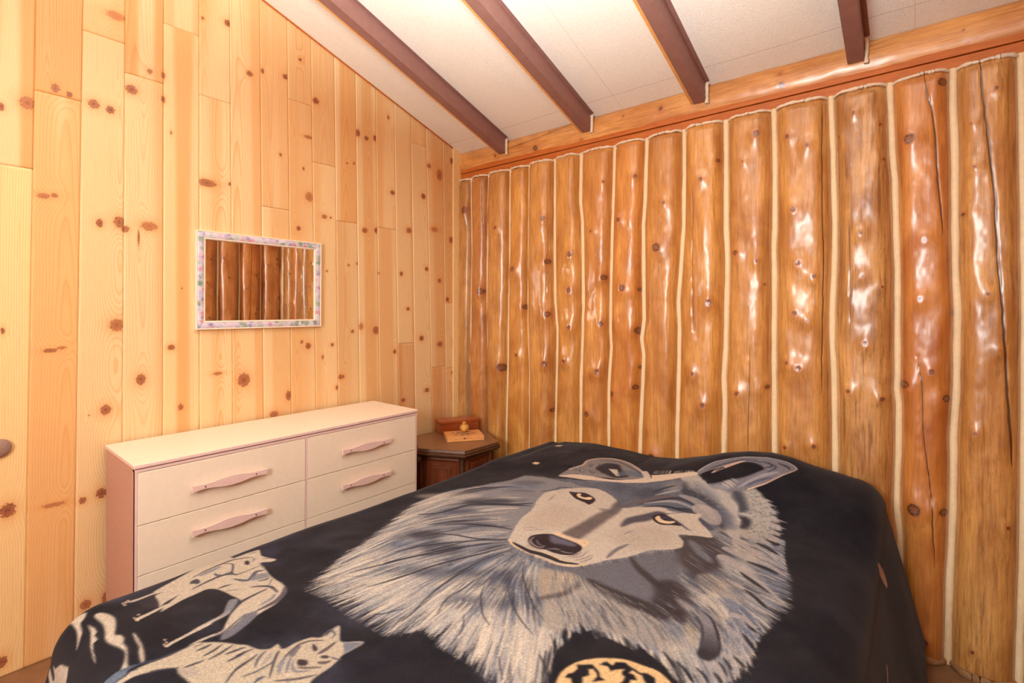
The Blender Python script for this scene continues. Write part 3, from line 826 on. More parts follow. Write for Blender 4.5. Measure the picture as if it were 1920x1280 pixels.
hl = [onX(361.6, 917, DX1 + .017), onX(502, 884, DX1 + .017), onX(644, 843.5, DX1 + .017), onX(734.5, 824, DX1 + .017)]
hyl, hhl = (hl[0][1] + hl[1][1]) / 2, (hl[1][1] - hl[0][1]) / 2
hyr, hhr = (hl[2][1] + hl[3][1]) / 2, (hl[3][1] - hl[2][1]) / 2
rows = [(0.540, DZ - 0.0285), (0.369, 0.5375), (0.072, 0.3665)]
for side_i, (ya, yb, hy, hh) in enumerate(((DY0 + .0125, YM - .0055, hyl, hhl), (YM + .0055, DY1 - .0125, hyr, hhr))):
    for ri, (za, zb) in enumerate(rows):
        bm = bmesh.new(); box(bm, (DX0 + .06, ya, za), (DX1 - .004, yb, zb), .0012)
        dw = bmesh_obj('drawer', bm, M_CREAM, dr)
        hz = [onX(432, 899 + 2, DX1 + .017)[2], onX(432, 980, DX1 + .017)[2], 0.235][ri]
        hz = za + 0.54 * (zb - za) if ri == 2 else hz
        bm = bmesh.new(); handle_mesh(bm, hy, hz, hh)
        h = bmesh_obj('handle', bm, M_PINK, dw); h['label'] = 'pink fish shaped wooden handle'
        for s in (-.68, .68):
            bm = bmesh.new(); bmesh.ops.create_uvsphere(bm, u_segments=10, v_segments=6, radius=.0032)
            for v in bm.verts: v.co = Vector((DX1 + .014 + v.co.x * .5, hy + s * hh + v.co.y, hz + v.co.z))
            bmesh_obj('screw', bm, M_SCREW, dw, True)
kids_local(dr)

# ------------------------------------------------------------------ mirror on the pine wall
MY0, MY1, MZ0, MZ1 = -1.609, -1.027, 1.178, 1.614
mr = empty('wall_mirror', (0.0, (MY0 + MY1) / 2, (MZ0 + MZ1) / 2))
tag(mr, 'rectangular mirror with white floral frame hanging on the pine wall', 'mirror')


def frame_ring(bm, prof):
    """sweep a profile [(inset, height)] around the mirror rectangle"""
    rings = []
    for ins, hx in prof:
        rings.append([bm.verts.new((hx, y, z)) for y, z in ((MY0 + ins, MZ0 + ins), (MY1 - ins, MZ0 + ins), (MY1 - ins, MZ1 - ins), (MY0 + ins, MZ1 - ins))])
    for a, b in zip(rings[:-1], rings[1:]):
        for k in range(4): bm.faces.new((a[k], a[(k + 1) % 4], b[(k + 1) % 4], b[k]))


bm = bmesh.new(); frame_ring(bm, [(0, 0.001), (0, .017), (.002, .020), (.0045, .020), (.0065, .0185)])
bmesh_obj('outer_frame', bm, M_WHITEFR, mr)['label'] = 'cream white outer rim'
bm = bmesh.new(); frame_ring(bm, [(.0065, .0185), (.010, .0205), (.020, .0215), (.029, .0195), (.031, .017)])
bmesh_obj('floral_band', bm, M_FLORAL, mr)['label'] = 'band printed with lilac, pink and green flowers'
bm = bmesh.new(); frame_ring(bm, [(.031, .017), (.033, .019), (.0365, .018), (.039, .0105)])
bmesh_obj('inner_lip', bm, M_WHITEFR, mr)['label'] = 'cream inner lip'
bm = bmesh.new()
prism(bm, [(.002, MY0 + .036), (.0034, MY0 + .036), (.0112, MY1 - .036), (.002, MY1 - .036)][::-1], MZ0 + .036, MZ1 - .036, 'z')
bmesh_obj('mirror_glass', bm, M_MIRROR, mr)
kids_local(mr)

# grey round knob at the left picture edge
kc = onX(-4, 841, 0.012)
bm = bmesh.new(); bmesh.ops.create_uvsphere(bm, u_segments=24, v_segments=14, radius=1.0)
for v in bm.verts: v.co = Vector((0.009 + v.co.x * .011, kc[1] + v.co.y * .034, kc[2] + v.co.z * .032))
kb = bmesh_obj('wall_plaque', bm, mat_plain('grey_brown_stone', (146, 118, 104), .6, .15, 120, .2), None, True)
tag(kb, 'small grey brown rounded oval plaque on the pine wall left of the dresser', 'plaque')

# ------------------------------------------------------------------ hexagonal nightstand
HC, HR, HZ = (0.308, -0.338), 0.272, 0.5
ROT = math.radians(-32.5)
hexp = lambda R, k: (HC[0] + R * math.cos(ROT + k * math.pi / 3), HC[1] + R * math.sin(ROT + k * math.pi / 3))
_q = [hexp(HR, k) for k in range(6)]
ns = empty('nightstand', (HC[0], HC[1], 0), ROT)
tag(ns, 'dark walnut hexagonal nightstand in the corner beside the bed', 'nightstand')
bm = bmesh.new()
prof = [(.0, HZ - .052), (HR - .035, HZ - .052), (HR - .012, HZ - .047), (HR - .004, HZ - .04), (HR + .004, HZ - .034), (HR + .006, HZ - .026), (HR + .002, HZ - .023), (HR + .003, HZ - .014), (HR - .001, HZ - .010), (HR - .004, HZ - .002), (HR - .008, HZ), (0, HZ)]
prev = None
for R, z in prof:
    cur = [bm.verts.new((*hexp(max(R, 1e-4), k), z)) for k in range(6)]
    if prev:
        for k in range(6): bm.faces.new((prev[k], prev[(k + 1) % 6], cur[(k + 1) % 6], cur[k]))
    prev = cur
o = bmesh_obj('top', bm, None, ns); o.data.materials.append(M_WALNUT); o.data.materials.append(M_WALTOP)
for p in o.data.polygons: p.material_index = 1 if p.normal.z > .9 else 0
RB = HR - 0.04
bm = bmesh.new(); prism(bm, [hexp(RB, k) for k in range(6)], 0.03, HZ - .053, 'z')
bmesh_obj('body', bm, M_WALNUT, ns)
bm = bmesh.new(); prism(bm, [hexp(RB + .014, k) for k in range(6)], 0.0, 0.05, 'z', .004)
bmesh_obj('plinth', bm, M_WALNUT, ns)


def face_frame(bm, k, ins_levels, z0, z1):
    """stepped picture-frame moulding on hexagon face k"""
    a, b = Vector(hexp(RB, k)), Vector(hexp(RB, k + 1)); L = (b - a).length; d = (b - a) / L; nrm = Vector((d.y, -d.x))
    rings = []
    for ins, h in ins_levels:
        ring = []
        for s, z in ((ins, z0 + ins - .03), (L - ins, z0 + ins - .03), (L - ins, z1 - ins + .03), (ins, z1 - ins + .03)):
            p = a + d * s + nrm * h; ring.append(bm.verts.new((p.x, p.y, z)))
        rings.append(ring)
    for r0, r1 in zip(rings[:-1], rings[1:]):
        for q in range(4): bm.faces.new((r0[q], r0[(q + 1) % 4], r1[(q + 1) % 4], r1[q]))
    bm.faces.new(rings[-1])


for k in range(6):
    bm = bmesh.new(); face_frame(bm, k, [(.018, .0005), (.018, .009), (.026, .013), (.036, .009), (.042, .006), (.056, .006), (.058, .010), (.063, .010), (.066, .006)], .09, HZ - .062)
    dn = bmesh_obj('door' if k in (4, 5) else 'side_face', bm, M_WALRED, ns)
    bm = bmesh.new(); face_frame(bm, k, [(.070, .0062), (.070, .014), (.076, .014), (.078, .008), (.084, .008), (.085, .011), (.088, .011), (.089, .007)], .09, HZ - .062)
    bmesh_obj('inner_panel', bm, M_WALRED, dn)
kids_local(ns)

# boxes and the bird on the nightstand
pA = [onZ(819, 811, HZ), onZ(825.6, 814.5, HZ), onZ(897, 806, HZ)]
ax = pA[2] - pA[1]; ang = math.atan2(ax[1], ax[0]); wA = float(np.linalg.norm(ax[:2]))
dA = 0.105; hA = 0.075
ba = empty('wooden_box', (pA[1][0], pA[1][1], HZ + .001), ang)
tag(ba, 'reddish brown wooden box at the back of the nightstand', 'box')
bm = bmesh.new(); box(bm, (0, 0, 0), (wA, dA, hA - .019), .002); bmesh_obj('body', bm, M_REDBOX, ba)
bm = bmesh.new(); box(bm, (-.002, -.002, hA - .018), (wA + .002, dA + .002, hA), .003); bmesh_obj('lid', bm, M_REDBOX, ba)
pB = [onZ(838.5, 829.8, HZ), onZ(908, 825, HZ)]
ax = pB[1] - pB[0]; angB = math.atan2(ax[1], ax[0]); wB = float(np.linalg.norm(ax[:2]))
hB, dB = 0.026, 0.155
bb = empty('carved_box', (pB[0][0], pB[0][1], HZ + .001), angB)
tag(bb, 'flat pale wooden box with dark carved lid in front of the red brown box', 'box')
bm = bmesh.new(); box(bm, (0, 0, 0), (wB, dB, hB - .010), .0015); bmesh_obj('body', bm, M_BLONDE, bb)
bm = bmesh.new(); box(bm, (0, 0, hB - .0095), (wB, dB, hB), .0015); ld = bmesh_obj('lid', bm, M_BLONDE, bb)
# carved relief: a scatter of small dark leaves and stems on the lid
t = NT('dark_carving'); t.set(Base_Color=t.mix(t.noise(t.coord(), 160, 3), lin(60, 48, 42), lin(150, 128, 112)), Roughness=.6)
bm = bmesh.new()
for q in range(70):
    a, r = rng.uniform(0, 6.28), math.sqrt(rng.uniform(0, 1))
    cx_, cy_ = wB * .5 + r * math.cos(a) * wB * .36, dB * .52 + r * math.sin(a) * dB * .34
    th, l_, w_ = rng.uniform(0, 6.28), rng.uniform(.006, .011), rng.uniform(.002, .0038)
    vs = []
    for u_, v_ in ((-1, 0), (-.3, 1), (.4, .8), (1, 0), (.4, -.8), (-.3, -1)):
        vs.append(bm.verts.new((cx_ + l_ * u_ * math.cos(th) - w_ * v_ * math.sin(th), cy_ + l_ * u_ * math.sin(th) + w_ * v_ * math.cos(th), hB + .0006 + .0012 * (1 - abs(u_)))))
    bm.faces.new(vs)
bmesh_obj('carving', bm, t.m, ld)
bm = bmesh.new(); box(bm, (wB * .44, -.001, hB - .0115), (wB * .50, .001, hB - .006), .0005); bmesh_obj('latch_knot', bm, M_DARK, bb)

# bird figurine
pb_ = onZ(870.5, 809.5, HZ + hB + .001)
bz = HZ + hB + .0025
bd = empty('bird_figurine', (pb_[0], pb_[1], bz), math.radians(-48))
tag(bd, 'small yellow bird figurine with grey wings on the carved box', 'figurine')
sec = [(.0, .004), (.003, .014), (.010, .0215), (.018, .0245), (.026, .0238), (.034, .0200), (.041, .0160), (.046, .0142), (.052, .0140), (.058, .0118), (.062, .0070), (.0640, .0)]
bm = bmesh.new(); prev = None
for i_, (z, r) in enumerate(sec):
    off = -.004 * math.sin(min(1, z / .05) * 3.14) + .006 * sstep(.035, .06, z)
    cur = [bm.verts.new((off + max(r, 1e-4) * math.cos(a) * (1.08 if z < .04 else 1), max(r, 1e-4) * math.sin(a) * .95, z)) for a in np.linspace(0, 2 * math.pi, 28, endpoint=False)]
    if prev:
        for q in range(28): bm.faces.new((prev[q], prev[(q + 1) % 28], cur[(q + 1) % 28], cur[q]))
    else: bm.faces.new(cur[::-1])
    prev = cur
bmesh.ops.remove_doubles(bm, verts=bm.verts, dist=2e-4)
bmesh_obj('body', bm, mat_plain('glazed_yellow', (216, 158, 62), .22, .06, 60, 0, Coat_Weight=.5), bd, True)


def ell(name, c, r, mat, parent, rot=None, seg=16):
    bm = bmesh.new(); bmesh.ops.create_uvsphere(bm, u_segments=seg, v_segments=seg // 2, radius=1.0)
    M = Matrix.Translation(c) @ (rot or Matrix()) @ Matrix.Diagonal((*r, 1))
    bmesh.ops.transform(bm, matrix=M, verts=bm.verts)
    return bmesh_obj(name, bm, mat, parent, True)


M_GREYW = mat_plain('grey_feathers', (150, 130, 110), .5, .2, 160)
for s in (-1, 1): ell('wing', (-.006, s * .0195, .026), (.020, .007, .014), M_GREYW, bd, Matrix.Rotation(.35, 4, 'Y') @ Matrix.Rotation(s * .25, 4, 'Z'))
bm = bmesh.new()
prism(bm, [(-.016, -.007), (-.016, .007), (-.052, .010), (-.056, 0), (-.052, -.010)], -.0025, .0025, 'z', .001)
bmesh.ops.transform(bm, matrix=Matrix.Translation((0, 0, .009)) @ Matrix.Rotation(.15, 4, 'Y'), verts=bm.verts)
bmesh_obj('tail', bm, M_GREYW, bd)
bm = bmesh.new(); bmesh.ops.create_cone(bm, segments=12, radius1=.0056, radius2=.0006, depth=.012, cap_ends=True)
bmesh.ops.transform(bm, matrix=Matrix.Translation((.0195, 0, .0525)) @ Matrix.Rotation(math.pi / 2, 4, 'Y'), verts=bm.verts)
bmesh_obj('beak', bm, mat_plain('grey_beak', (112, 92, 80), .4), bd, True)
for s in (-1, 1): ell('eye', (.0135, s * .0095, .0555), (.0024, .0022, .0026), M_DARK, bd, seg=10)

# ------------------------------------------------------------------ bed under the blanket
BX0, BX1, BY0, BY1, BZ = 0.86, 2.245, -2.08, -0.10, 0.545
be = empty('bed', ((BX0 + BX1) / 2, (BY0 + BY1) / 2, 0))
tag(be, 'double bed beneath the wolf print blanket, its head against the log wall', 'bed')
bm = bmesh.new(); box(bm, (BX0 + .02, BY0 + .02, .29), (BX1 - .02, BY1 - .012, .495), .05, 4); bmesh_obj('mattress', bm, mat_plain('white_ticking', (225, 220, 210), .8), be, True)
bm = bmesh.new(); box(bm, (BX0 + .03, BY0 + .03, .12), (BX1 - .03, BY1 - .02, .285), .01); bmesh_obj('box_base', bm, mat_plain('beige_base', (190, 175, 155), .8), be)
for a in (BX0 + .08, BX1 - .08):
    for b in (BY0 + .08, BY1 - .08):
        bm = bmesh.new(); box(bm, (a - .025, b - .025, 0), (a + .025, b + .025, .12)); bmesh_obj('leg', bm, M_WALNUT, be)
kids_local(be)

# ------------------------------------------------------------------ blanket: cloth coordinates (s across, t along) -> 3-D
RIDGE = [(958, 872), (997, 846), (1035.6, 835.5), (1094, 838), (1158, 852.6), (1207, 865.5), (1255, 869), (1303.6, 862), (1352, 852), (1400, 848), (1442, 850), (1481, 860), (1520, 876), (1582, 897), (1643, 918)]
RY = -0.22
RP = np.array([onY(px, py, RY) for px, py in RIDGE])


def top_h(x, y):
    x = np.asarray(x, float); y = np.asarray(y, float)
    rid = np.interp(x, RP[:, 0], RP[:, 2], left=RP[1, 2], right=0.60)
    rid = np.maximum(rid, 0.53)
    base = 0.540 - 0.012 * sstep(1.3, 0.9, x) + 0.012 * sstep(-0.9, -0.4, y)
    g = np.where(y > RY, 1 - 0.35 * ((y - RY) / 0.16) ** 2, 1 - sstep(0, 0.42, RY - y))
    g = np.clip(g, 0, 1)
    h = base + (rid - base) * g
    h = h + 0.006 * fnoise(x * 3.2, y * 3.2, 31, 2) + 0.0022 * fnoise(x * 11, y * 11, 33, 2)
    return h


RC = 0.10            # rounding of the bed edges under the cloth
S0, S1, T0, T1 = BX0 - 0.42, BX1 + 0.62, BY0 - 0.50, BY1


def cloth(s, t):
    s = np.asarray(s, float); t = np.asarray(t, float)
    cx_, cy_ = np.clip(s, BX0, BX1), np.clip(t, BY0, BY1)
    ds, dt = s - cx_, t - cy_
    L = np.hypot(ds, dt) + 1e-9
    ux, uy = ds / L, dt / L
    q = RC * math.pi / 2
    a = np.clip(L / RC, 0, math.pi / 2)
    ext = np.maximum(L - q, 0)
    fl = 0.25 * np.maximum(ux, 0) + 0.16 * np.maximum(-ux, 0) + 0.2 * np.maximum(-uy, 0)
    rip = np.where(np.abs(ux) > np.abs(uy), t, s)
    flare = ext * fl + 0.020 * sstep(0.02, 0.3, ext) * np.sin(rip * 15 + 1.3 + 2 * np.sin(rip * 4)) * (np.abs(ux) < 0.99999) + 0.016 * sstep(0.02, .3, ext) * fnoise(rip * 5, ext * 2, 41, 2)
    hor = RC * np.sin(a) + flare
    drop = RC * (1 - np.cos(a)) + ext * np.sqrt(np.clip(1 - fl ** 2, 0.2, 1))
    x = cx_ + ux * hor; y = cy_ + uy * hor
    z = top_h(cx_ + 0.0, cy_) - drop
    return np.stack([x, y, np.maximum(z, 0.012)], -1)


# coarse copy of the surface, to find where measured photo points lie on the cloth
_cs, _ct = np.linspace(S0, S1, 150), np.linspace(T0, T1, 170)
_SG, _TG = np.meshgrid(_cs, _ct, indexing='ij')
_P = cloth(_SG, _TG)
_bv = BVHTree.FromPolygons([tuple(p) for p in _P.reshape(-1, 3)], [tuple(int(q) for q in f) for f in grid_faces(150, 170)])
_F = grid_faces(150, 170)
_st = np.stack([_SG, _TG], -1).reshape(-1, 2)
_P3 = _P.reshape(-1, 3)


def st(px, py):
    """photo point -> cloth coordinates in metres"""
    d = ray(px, py); d = d / np.linalg.norm(d)
    hit = _bv.ray_cast(Vector(CAM), Vector(d))
    if hit[0] is None:
        best = None
        for k in range(40, 130):
            r = _bv.find_nearest(Vector(CAM + d * (k * 0.025)))
            if best is None or r[3] < best[3]: best = r
        hit = best
    p = np.array(hit[0]); f = _F[hit[2]]
    # least squares local linear map of the quad
    A = _P3[f]; B = _st[f]
    e1, e2 = A[1] - A[0], A[3] - A[0]
    M = np.stack([e1, e2], 1)
    c, *_ = np.linalg.lstsq(M, p - A[0], rcond=None)
    return B[0] + c[0] * (B[1] - B[0]) + c[1] * (B[3] - B[0])


# ---- the woven picture, rasterised in cloth coordinates (2 mm pixels)
RES = 0.002
AW, AH = int((S1 - S0) / RES) + 1, int((T1 - T0) / RES) + 1
ART = np.empty((AW, AH, 3)); ART[:] = (25, 25, 32)
_gs, _gt = S0 + np.arange(AW) * RES, T0 + np.arange(AH) * RES
CREAM, PALE, TAN, GREY, BLUE, DGREY, DARK, INK = (196, 188, 174), (166, 166, 166), (152, 146, 138), (118, 122, 132), (92, 106, 132), (68, 74, 90), (46, 47, 58), (27, 26, 32)
# soft lighter clouds in the black ground
_a, _b = np.meshgrid(_gs, _gt, indexing='ij')
_cl = sstep(0.0, 0.7, fnoise(_a * 4 + _b * 2, _b * 7 - _a * 2, 61, 4)) * sstep(-1.0, -1.9, _b) * 0.8 + 0.12 * sstep(.1, .7, fnoise(_a * 5, _b * 5, 71, 3))
ART += _cl[..., None] * np.array((40, 42, 54.))


def C(pts): return np.array([st(*p) for p in pts])


def smooth(P, closed, n=5):
    P = np.asarray(P, float); N = len(P)
    if N < 3: return P
    out = []
    rng_i = range(N) if closed else range(N - 1)
    for i in rng_i:
        p0, p1, p2, p3 = (P[(i - 1) % N], P[i], P[(i + 1) % N], P[(i + 2) % N]) if closed else (P[max(i - 1, 0)], P[i], P[i + 1], P[min(i + 2, N - 1)])
        for k in range(n):
            t = k / n
            out.append(0.5 * (2 * p1 + (p2 - p0) * t + (2 * p0 - 5 * p1 + 4 * p2 - p3) * t * t + (3 * p1 - p0 - 3 * p2 + p3) * t ** 3))
    if not closed: out.append(P[-1])
    return np.array(out)


def window(P, pad):
    lo, hi = P.min(0) - pad, P.max(0) + pad
    i0, i1 = max(0, int((lo[0] - S0) / RES)), min(AW, int((hi[0] - S0) / RES) + 2)
    j0, j1 = max(0, int((lo[1] - T0) / RES)), min(AH, int((hi[1] - T0) / RES) + 2)
    return (i0, i1, j0, j1) if i1 > i0 and j1 > j0 else None


def blend(w, al, col):
    a = ART[w[0]:w[1], w[2]:w[3]]
    a += al[..., None] * (np.array(col, float) - a)


def poly(pts, col, soft=0.004, al=1.0, sm=True, fuzz=0.0, tex=0.0, cm=False, grad=None):
    """filled shape; pts in photo px unless cm; grad=(colB, p, q): blend to colB from p to q"""
    P = np.asarray(pts, float) if cm else C(pts)
    if sm: P = smooth(P, True, 4)
    w = window(P, soft * 2 + fuzz)
    if w is None: return
    X, Y = np.meshgrid(_gs[w[0]:w[1]], _gt[w[2]:w[3]], indexing='ij')
    if fuzz:
        X0, Y0 = X, Y
        X = X + fuzz * fnoise(X0 * 70, Y0 * 70, 81, 2); Y = Y + fuzz * fnoise(X0 * 70, Y0 * 70, 91, 2)
    inside = np.zeros(X.shape, bool); d2 = np.full(X.shape, 9.0)
    Q = np.roll(P, -1, 0)
    for (x0, y0), (x1, y1) in zip(P, Q):
        if abs(y1 - y0) > 1e-12:
            c = ((y0 > Y) != (y1 > Y)) & (X < (x1 - x0) * (Y - y0) / (y1 - y0) + x0)
            inside ^= c
        dx, dy = x1 - x0, y1 - y0
        t = np.clip(((X - x0) * dx + (Y - y0) * dy) / (dx * dx + dy * dy + 1e-12), 0, 1)
        d2 = np.minimum(d2, (X - x0 - t * dx) ** 2 + (Y - y0 - t * dy) ** 2)
    sd = np.sqrt(d2) * np.where(inside, 1, -1)
    a = sstep(-soft, soft, sd) * al
    if tex: a = a * np.clip(1 - tex * (0.5 + 0.5 * fnoise(X * 60, Y * 60, 101, 3)) * 1.6, 0, 1)
    c = np.array(col, float)
    if grad is not None:
        p, q = np.array(st(*grad[1])), np.array(st(*grad[2]))
        g = np.clip(((X - p[0]) * (q - p)[0] + (Y - p[1]) * (q - p)[1]) / ((q - p) @ (q - p)), 0, 1)[..., None]
        c = c + g * (np.array(grad[0], float) - c)
    blend(w, a, c)


def line(P, r, col, al=1.0, soft=0.002):
    """stroke through cloth points with per-point radius"""
    P = np.asarray(P); r = np.broadcast_to(np.asarray(r, float), (len(P),))
    w = window(P, r.max() + soft * 2)
    if w is None: return
    X, Y = _gs[w[0]:w[1]][:, None], _gt[w[2]:w[3]][None, :]
    m = np.full((w[1] - w[0], w[3] - w[2]), 9.0)
    for i in range(len(P) - 1):
        (x0, y0), (x1, y1) = P[i], P[i + 1]
        dx, dy = x1 - x0, y1 - y0
        t = np.clip(((X - x0) * dx + (Y - y0) * dy) / (dx * dx + dy * dy + 1e-12), 0, 1)
        m = np.minimum(m, np.hypot(X - x0 - t * dx, Y - y0 - t * dy) - (r[i] + t * (r[i + 1] - r[i])))
    blend(w, np.clip(0.5 - m / soft, 0, 1) * al, col)


def stroke(pts, wpx, col, al=1.0, soft=0.0025, taper='both'):
    P = C(pts)
    n = len(pts); k = n // 2
    a, b = np.array(pts[max(k - 1, 0)], float), np.array(pts[min(k + 1, n - 1)], float)
    d = (b - a) / (np.linalg.norm(b - a) + 1e-9); nn = np.array([-d[1], d[0]])
    m = np.array(pts[k], float)
    r = 0.5 * np.linalg.norm(st(*(m + nn * wpx)) - st(*m))
    Q = smooth(P, False, 4)
    u = np.linspace(0, 1, len(Q))
    tp = {'both': np.sin(np.pi * np.clip(u * .92 + .04, 0, 1)) ** .6, 'end': (1 - u) ** .6 * .95 + .05, 'none': np.ones(len(Q)), 'start': u ** .6 * .95 + .05}[taper]
    line(Q, r * tp, col, al, soft)


def blob(px, py, rx, ry, col, soft=0.006, al=1.0):
    poly([(px + rx * math.cos(a), py + ry * math.sin(a)) for a in np.linspace(0, 2 * math.pi, 12, endpoint=False)], col, soft, al)


Zm = lambda ox, oy, s, pts: [(ox + x / s, oy + y / s) for x, y in pts]
Z5 = lambda *p: Zm(940, 860, 6.4, p)
Z6 = lambda *p: Zm(1140, 840, 5.333, p)
Z7 = lambda *p: Zm(1020, 1030, 5.12, p)
Z8 = lambda *p: Zm(1240, 1000, 4.573, p)
ZA = lambda *p: Zm(360, 1020, 7.11, p)
ZB = lambda *p: Zm(200, 1020, 8.0, p)
ZC = lambda *p: Zm(200, 1130, 7.385, p)
ZD = lambda *p: Zm(440, 1150, 7.385, p)
ZE = lambda *p: Zm(40, 1100, 7.11, p)

# ---- big wolf: mane
GUIDE = [[(1010, 905), (930, 905), (850, 918), (785, 940)], [(1005, 925), (920, 925), (840, 940), (745, 972)], [(990, 950), (900, 955), (800, 970), (695, 1012)],
         [(970, 975), (880, 978), (770, 995), (638, 1052)], [(955, 1005), (870, 1012), (760, 1038), (596, 1096)], [(958, 1018), (880, 1030), (770, 1062), (630, 1115)],
         [(965, 1025), (900, 1045), (810, 1085), (682, 1148)], [(970, 1030), (915, 1055), (840, 1102), (738, 1180)], [(975, 1035), (930, 1065), (870, 1118), (806, 1172)],
         [(980, 1040), (945, 1075), (897, 1130), (836, 1204)], [(985, 1042), (955, 1085), (922, 1145), (880, 1228)], [(990, 1045), (968, 1090), (952, 1155), (922, 1262)],
         [(1000, 1050), (985, 1095), (985, 1170), (968, 1290)], [(1010, 1055), (1005, 1100), (1022, 1160), (1012, 1272)], [(1030, 1062), (1035, 1110), (1055, 1150), (1062, 1196)],
         [(1060, 1066), (1070, 1105), (1090, 1145), (1108, 1192)], [(1090, 1080), (1110, 1120), (1140, 1160), (1172, 1212)], [(1120, 1095), (1165, 1130), (1210, 1175), (1256, 1262)],
         [(1200, 1130), (1245, 1165), (1280, 1205), (1326, 1290)], [(1255, 1110), (1305, 1140), (1345, 1190), (1366, 1270)], [(1262, 1080), (1320, 1115), (1370, 1165), (1402, 1238)],
         [(1270, 1060), (1335, 1100), (1385, 1145), (1420, 1190)], [(1285, 1030), (1350, 1075), (1410, 1110), (1476, 1138)], [(1320, 1008), (1375, 1040), (1425, 1062), (1478, 1084)],
         [(1345, 995), (1390, 1018), (1430, 1038), (1470, 1064)], [(1390, 1000), (1420, 1012), (1445, 1024), (1468, 1040)], [(1398, 985), (1428, 990), (1450, 998), (1470, 1012)]]
GU = [smooth(C(g), False, 4) for g in GUIDE]
poly([(1012, 893), (985, 891), (955, 900), (900, 910), (850, 920), (800, 938), (760, 965), (715, 1000), (670, 1035), (640, 1075), (650, 1108), (690, 1138), (745, 1165), (800, 1150), (838, 1185),
      (880, 1205), (915, 1235), (940, 1270), (1000, 1270), (1028, 1220), (1040, 1180), (1085, 1176), (1120, 1186), (1170, 1200), (1215, 1222), (1260, 1258), (1300, 1285), (1350, 1262), (1385, 1228),
      (1398, 1190), (1400, 1150), (1420, 1125), (1400, 1090), (1430, 1062), (1440, 1035), (1450, 1010), (1455, 985), (1440, 945), (1405, 918), (1330, 905), (1200, 900), (1080, 900)],
     (126, 128, 134), 0.014, fuzz=0.008)
RNG = np.random.default_rng(11)


def fur(n, lo, hi, wid, pal, wts, span=(0.0, 1.0), tuft=0.8, g0=0, g1=None, al=.85):
    g1 = len(GU) - 1 if g1 is None else g1
    for _ in range(n):
        g = RNG.uniform(g0, g1 - 1e-6); i = int(g); f = g - i
        G = GU[i] * (1 - f) + GU[i + 1] * f if len(GU[i]) == len(GU[i + 1]) else GU[i]
        m = len(G) - 1
        L = RNG.uniform(lo, hi)
        a = RNG.uniform(span[0], max(span[0], span[1] - L * 0.6)); b = min(1.07, a + L)
        u = np.linspace(a, b, 6) * m
        k = np.clip(u.astype(int), 0, m - 1); fr = (u - k)[:, None]
        P = G[k] * (1 - fr) + G[k + 1] * fr
        tang = P[-1] - P[0]; nrm = np.array([-tang[1], tang[0]])
        P = P + nrm * (RNG.normal(0, .05)) * (np.linspace(0, 1, 6) ** 2)[:, None]
        ps = vnoise(P[2][0] * 17, P[2][1] * 17, 201) * tuft
        w = np.array(wts, float) * np.exp(-ps * np.linspace(-1.6, 1.6, len(wts)) * 1.5); w /= w.sum()
        col = np.array(pal[RNG.choice(len(pal), p=w)], float) * RNG.uniform(.92, 1.06)
        r = RNG.uniform(*wid) * np.array([.5, .95, 1, .8, .5, .12])
        line(P, r, col, al)


PALM = (DARK, DGREY, BLUE, GREY, PALE, CREAM)
fur(700, .2, .4, (.004, .008), PALM, (.8, 1.0, 1.1, 1.2, 1.4, 1.2), tuft=1.2, al=.5)
fur(1000, .3, .5, (.0016, .0036), (BLUE, GREY, PALE, CREAM), (.7, .9, 1.2, 1.5), span=(.5, 1.0), tuft=.6, al=.6)
# dark tufts of the mane
for px, py, rx, ry, c, a in [(915, 940, 45, 6, DARK, .75), (860, 958, 38, 5, DGREY, .7), (900, 984, 25, 5, (74, 78, 98), .85), (800, 1003, 32, 8, DARK, .8), (830, 1028, 38, 12, DARK, .7),
                             (760, 1068, 55, 9, DGREY, .55), (840, 1075, 60, 10, DGREY, .6), (740, 1020, 22, 5, BLUE, .7), (885, 1130, 26, 14, (82, 82, 92), .75), (945, 1132, 26, 12, (66, 68, 80), .8),
                             (855, 1128, 24, 13, DGREY, .55), (925, 1072, 20, 8, DGREY, .8), (958, 1085, 16, 16, DARK, .7), (990, 1096, 12, 15, DARK, .85), (930, 1205, 26, 16, (92, 92, 100), .7),
                             (1000, 1225, 20, 10, (100, 106, 118), .6), (870, 1190, 12, 12, DGREY, .5), (955, 1240, 10, 12, GREY, .5), (975, 912, 40, 4, BLUE, .6), (990, 905, 30, 4, DGREY, .6)]:
    blob(px, py, rx, ry, c, 0.022, a)
for px, py, rx, ry, c, a in [(760, 1120, 45, 14, CREAM, .7), (800, 1145, 40, 10, CREAM, .6), (880, 1168, 40, 14, CREAM, .55), (690, 1090, 45, 9, CREAM, .6), (780, 980, 30, 10, CREAM, .5), (950, 1180, 30, 10, CREAM, .5),
                             (880, 1010, 60, 8, PALE, .6), (840, 930, 60, 6, CREAM, .5), (1000, 1180, 20, 10, PALE, .6), (860, 1085, 40, 8, TAN, .5), (930, 1105, 24, 8, TAN, .7), (660, 1075, 28, 7, CREAM, .6)]:
    blob(px, py, rx, ry, c, 0.022, a)
fur(1700, .10, .26, (.0006, .0016), PALM, (1.3, 1.2, 1.0, .9, 1.3, 1.3), tuft=.9, al=.55)
fur(160, .2, .3, (.003, .0055), (PALE, CREAM), (.8, 1.2), span=(.74, 1.10), tuft=.3, g0=0, g1=26, al=.9)
fur(120, .12, .22, (.002, .004), (INK, DARK), (1, 1), span=(.84, 1.0), tuft=.3, g0=2, g1=26, al=.8)
fur(500, .16, .30, (.0012, .0026), (GREY, PALE, CREAM), (.5, 1, 1.2), span=(.68, 1.03), tuft=.4, g0=0, g1=13, al=.85)
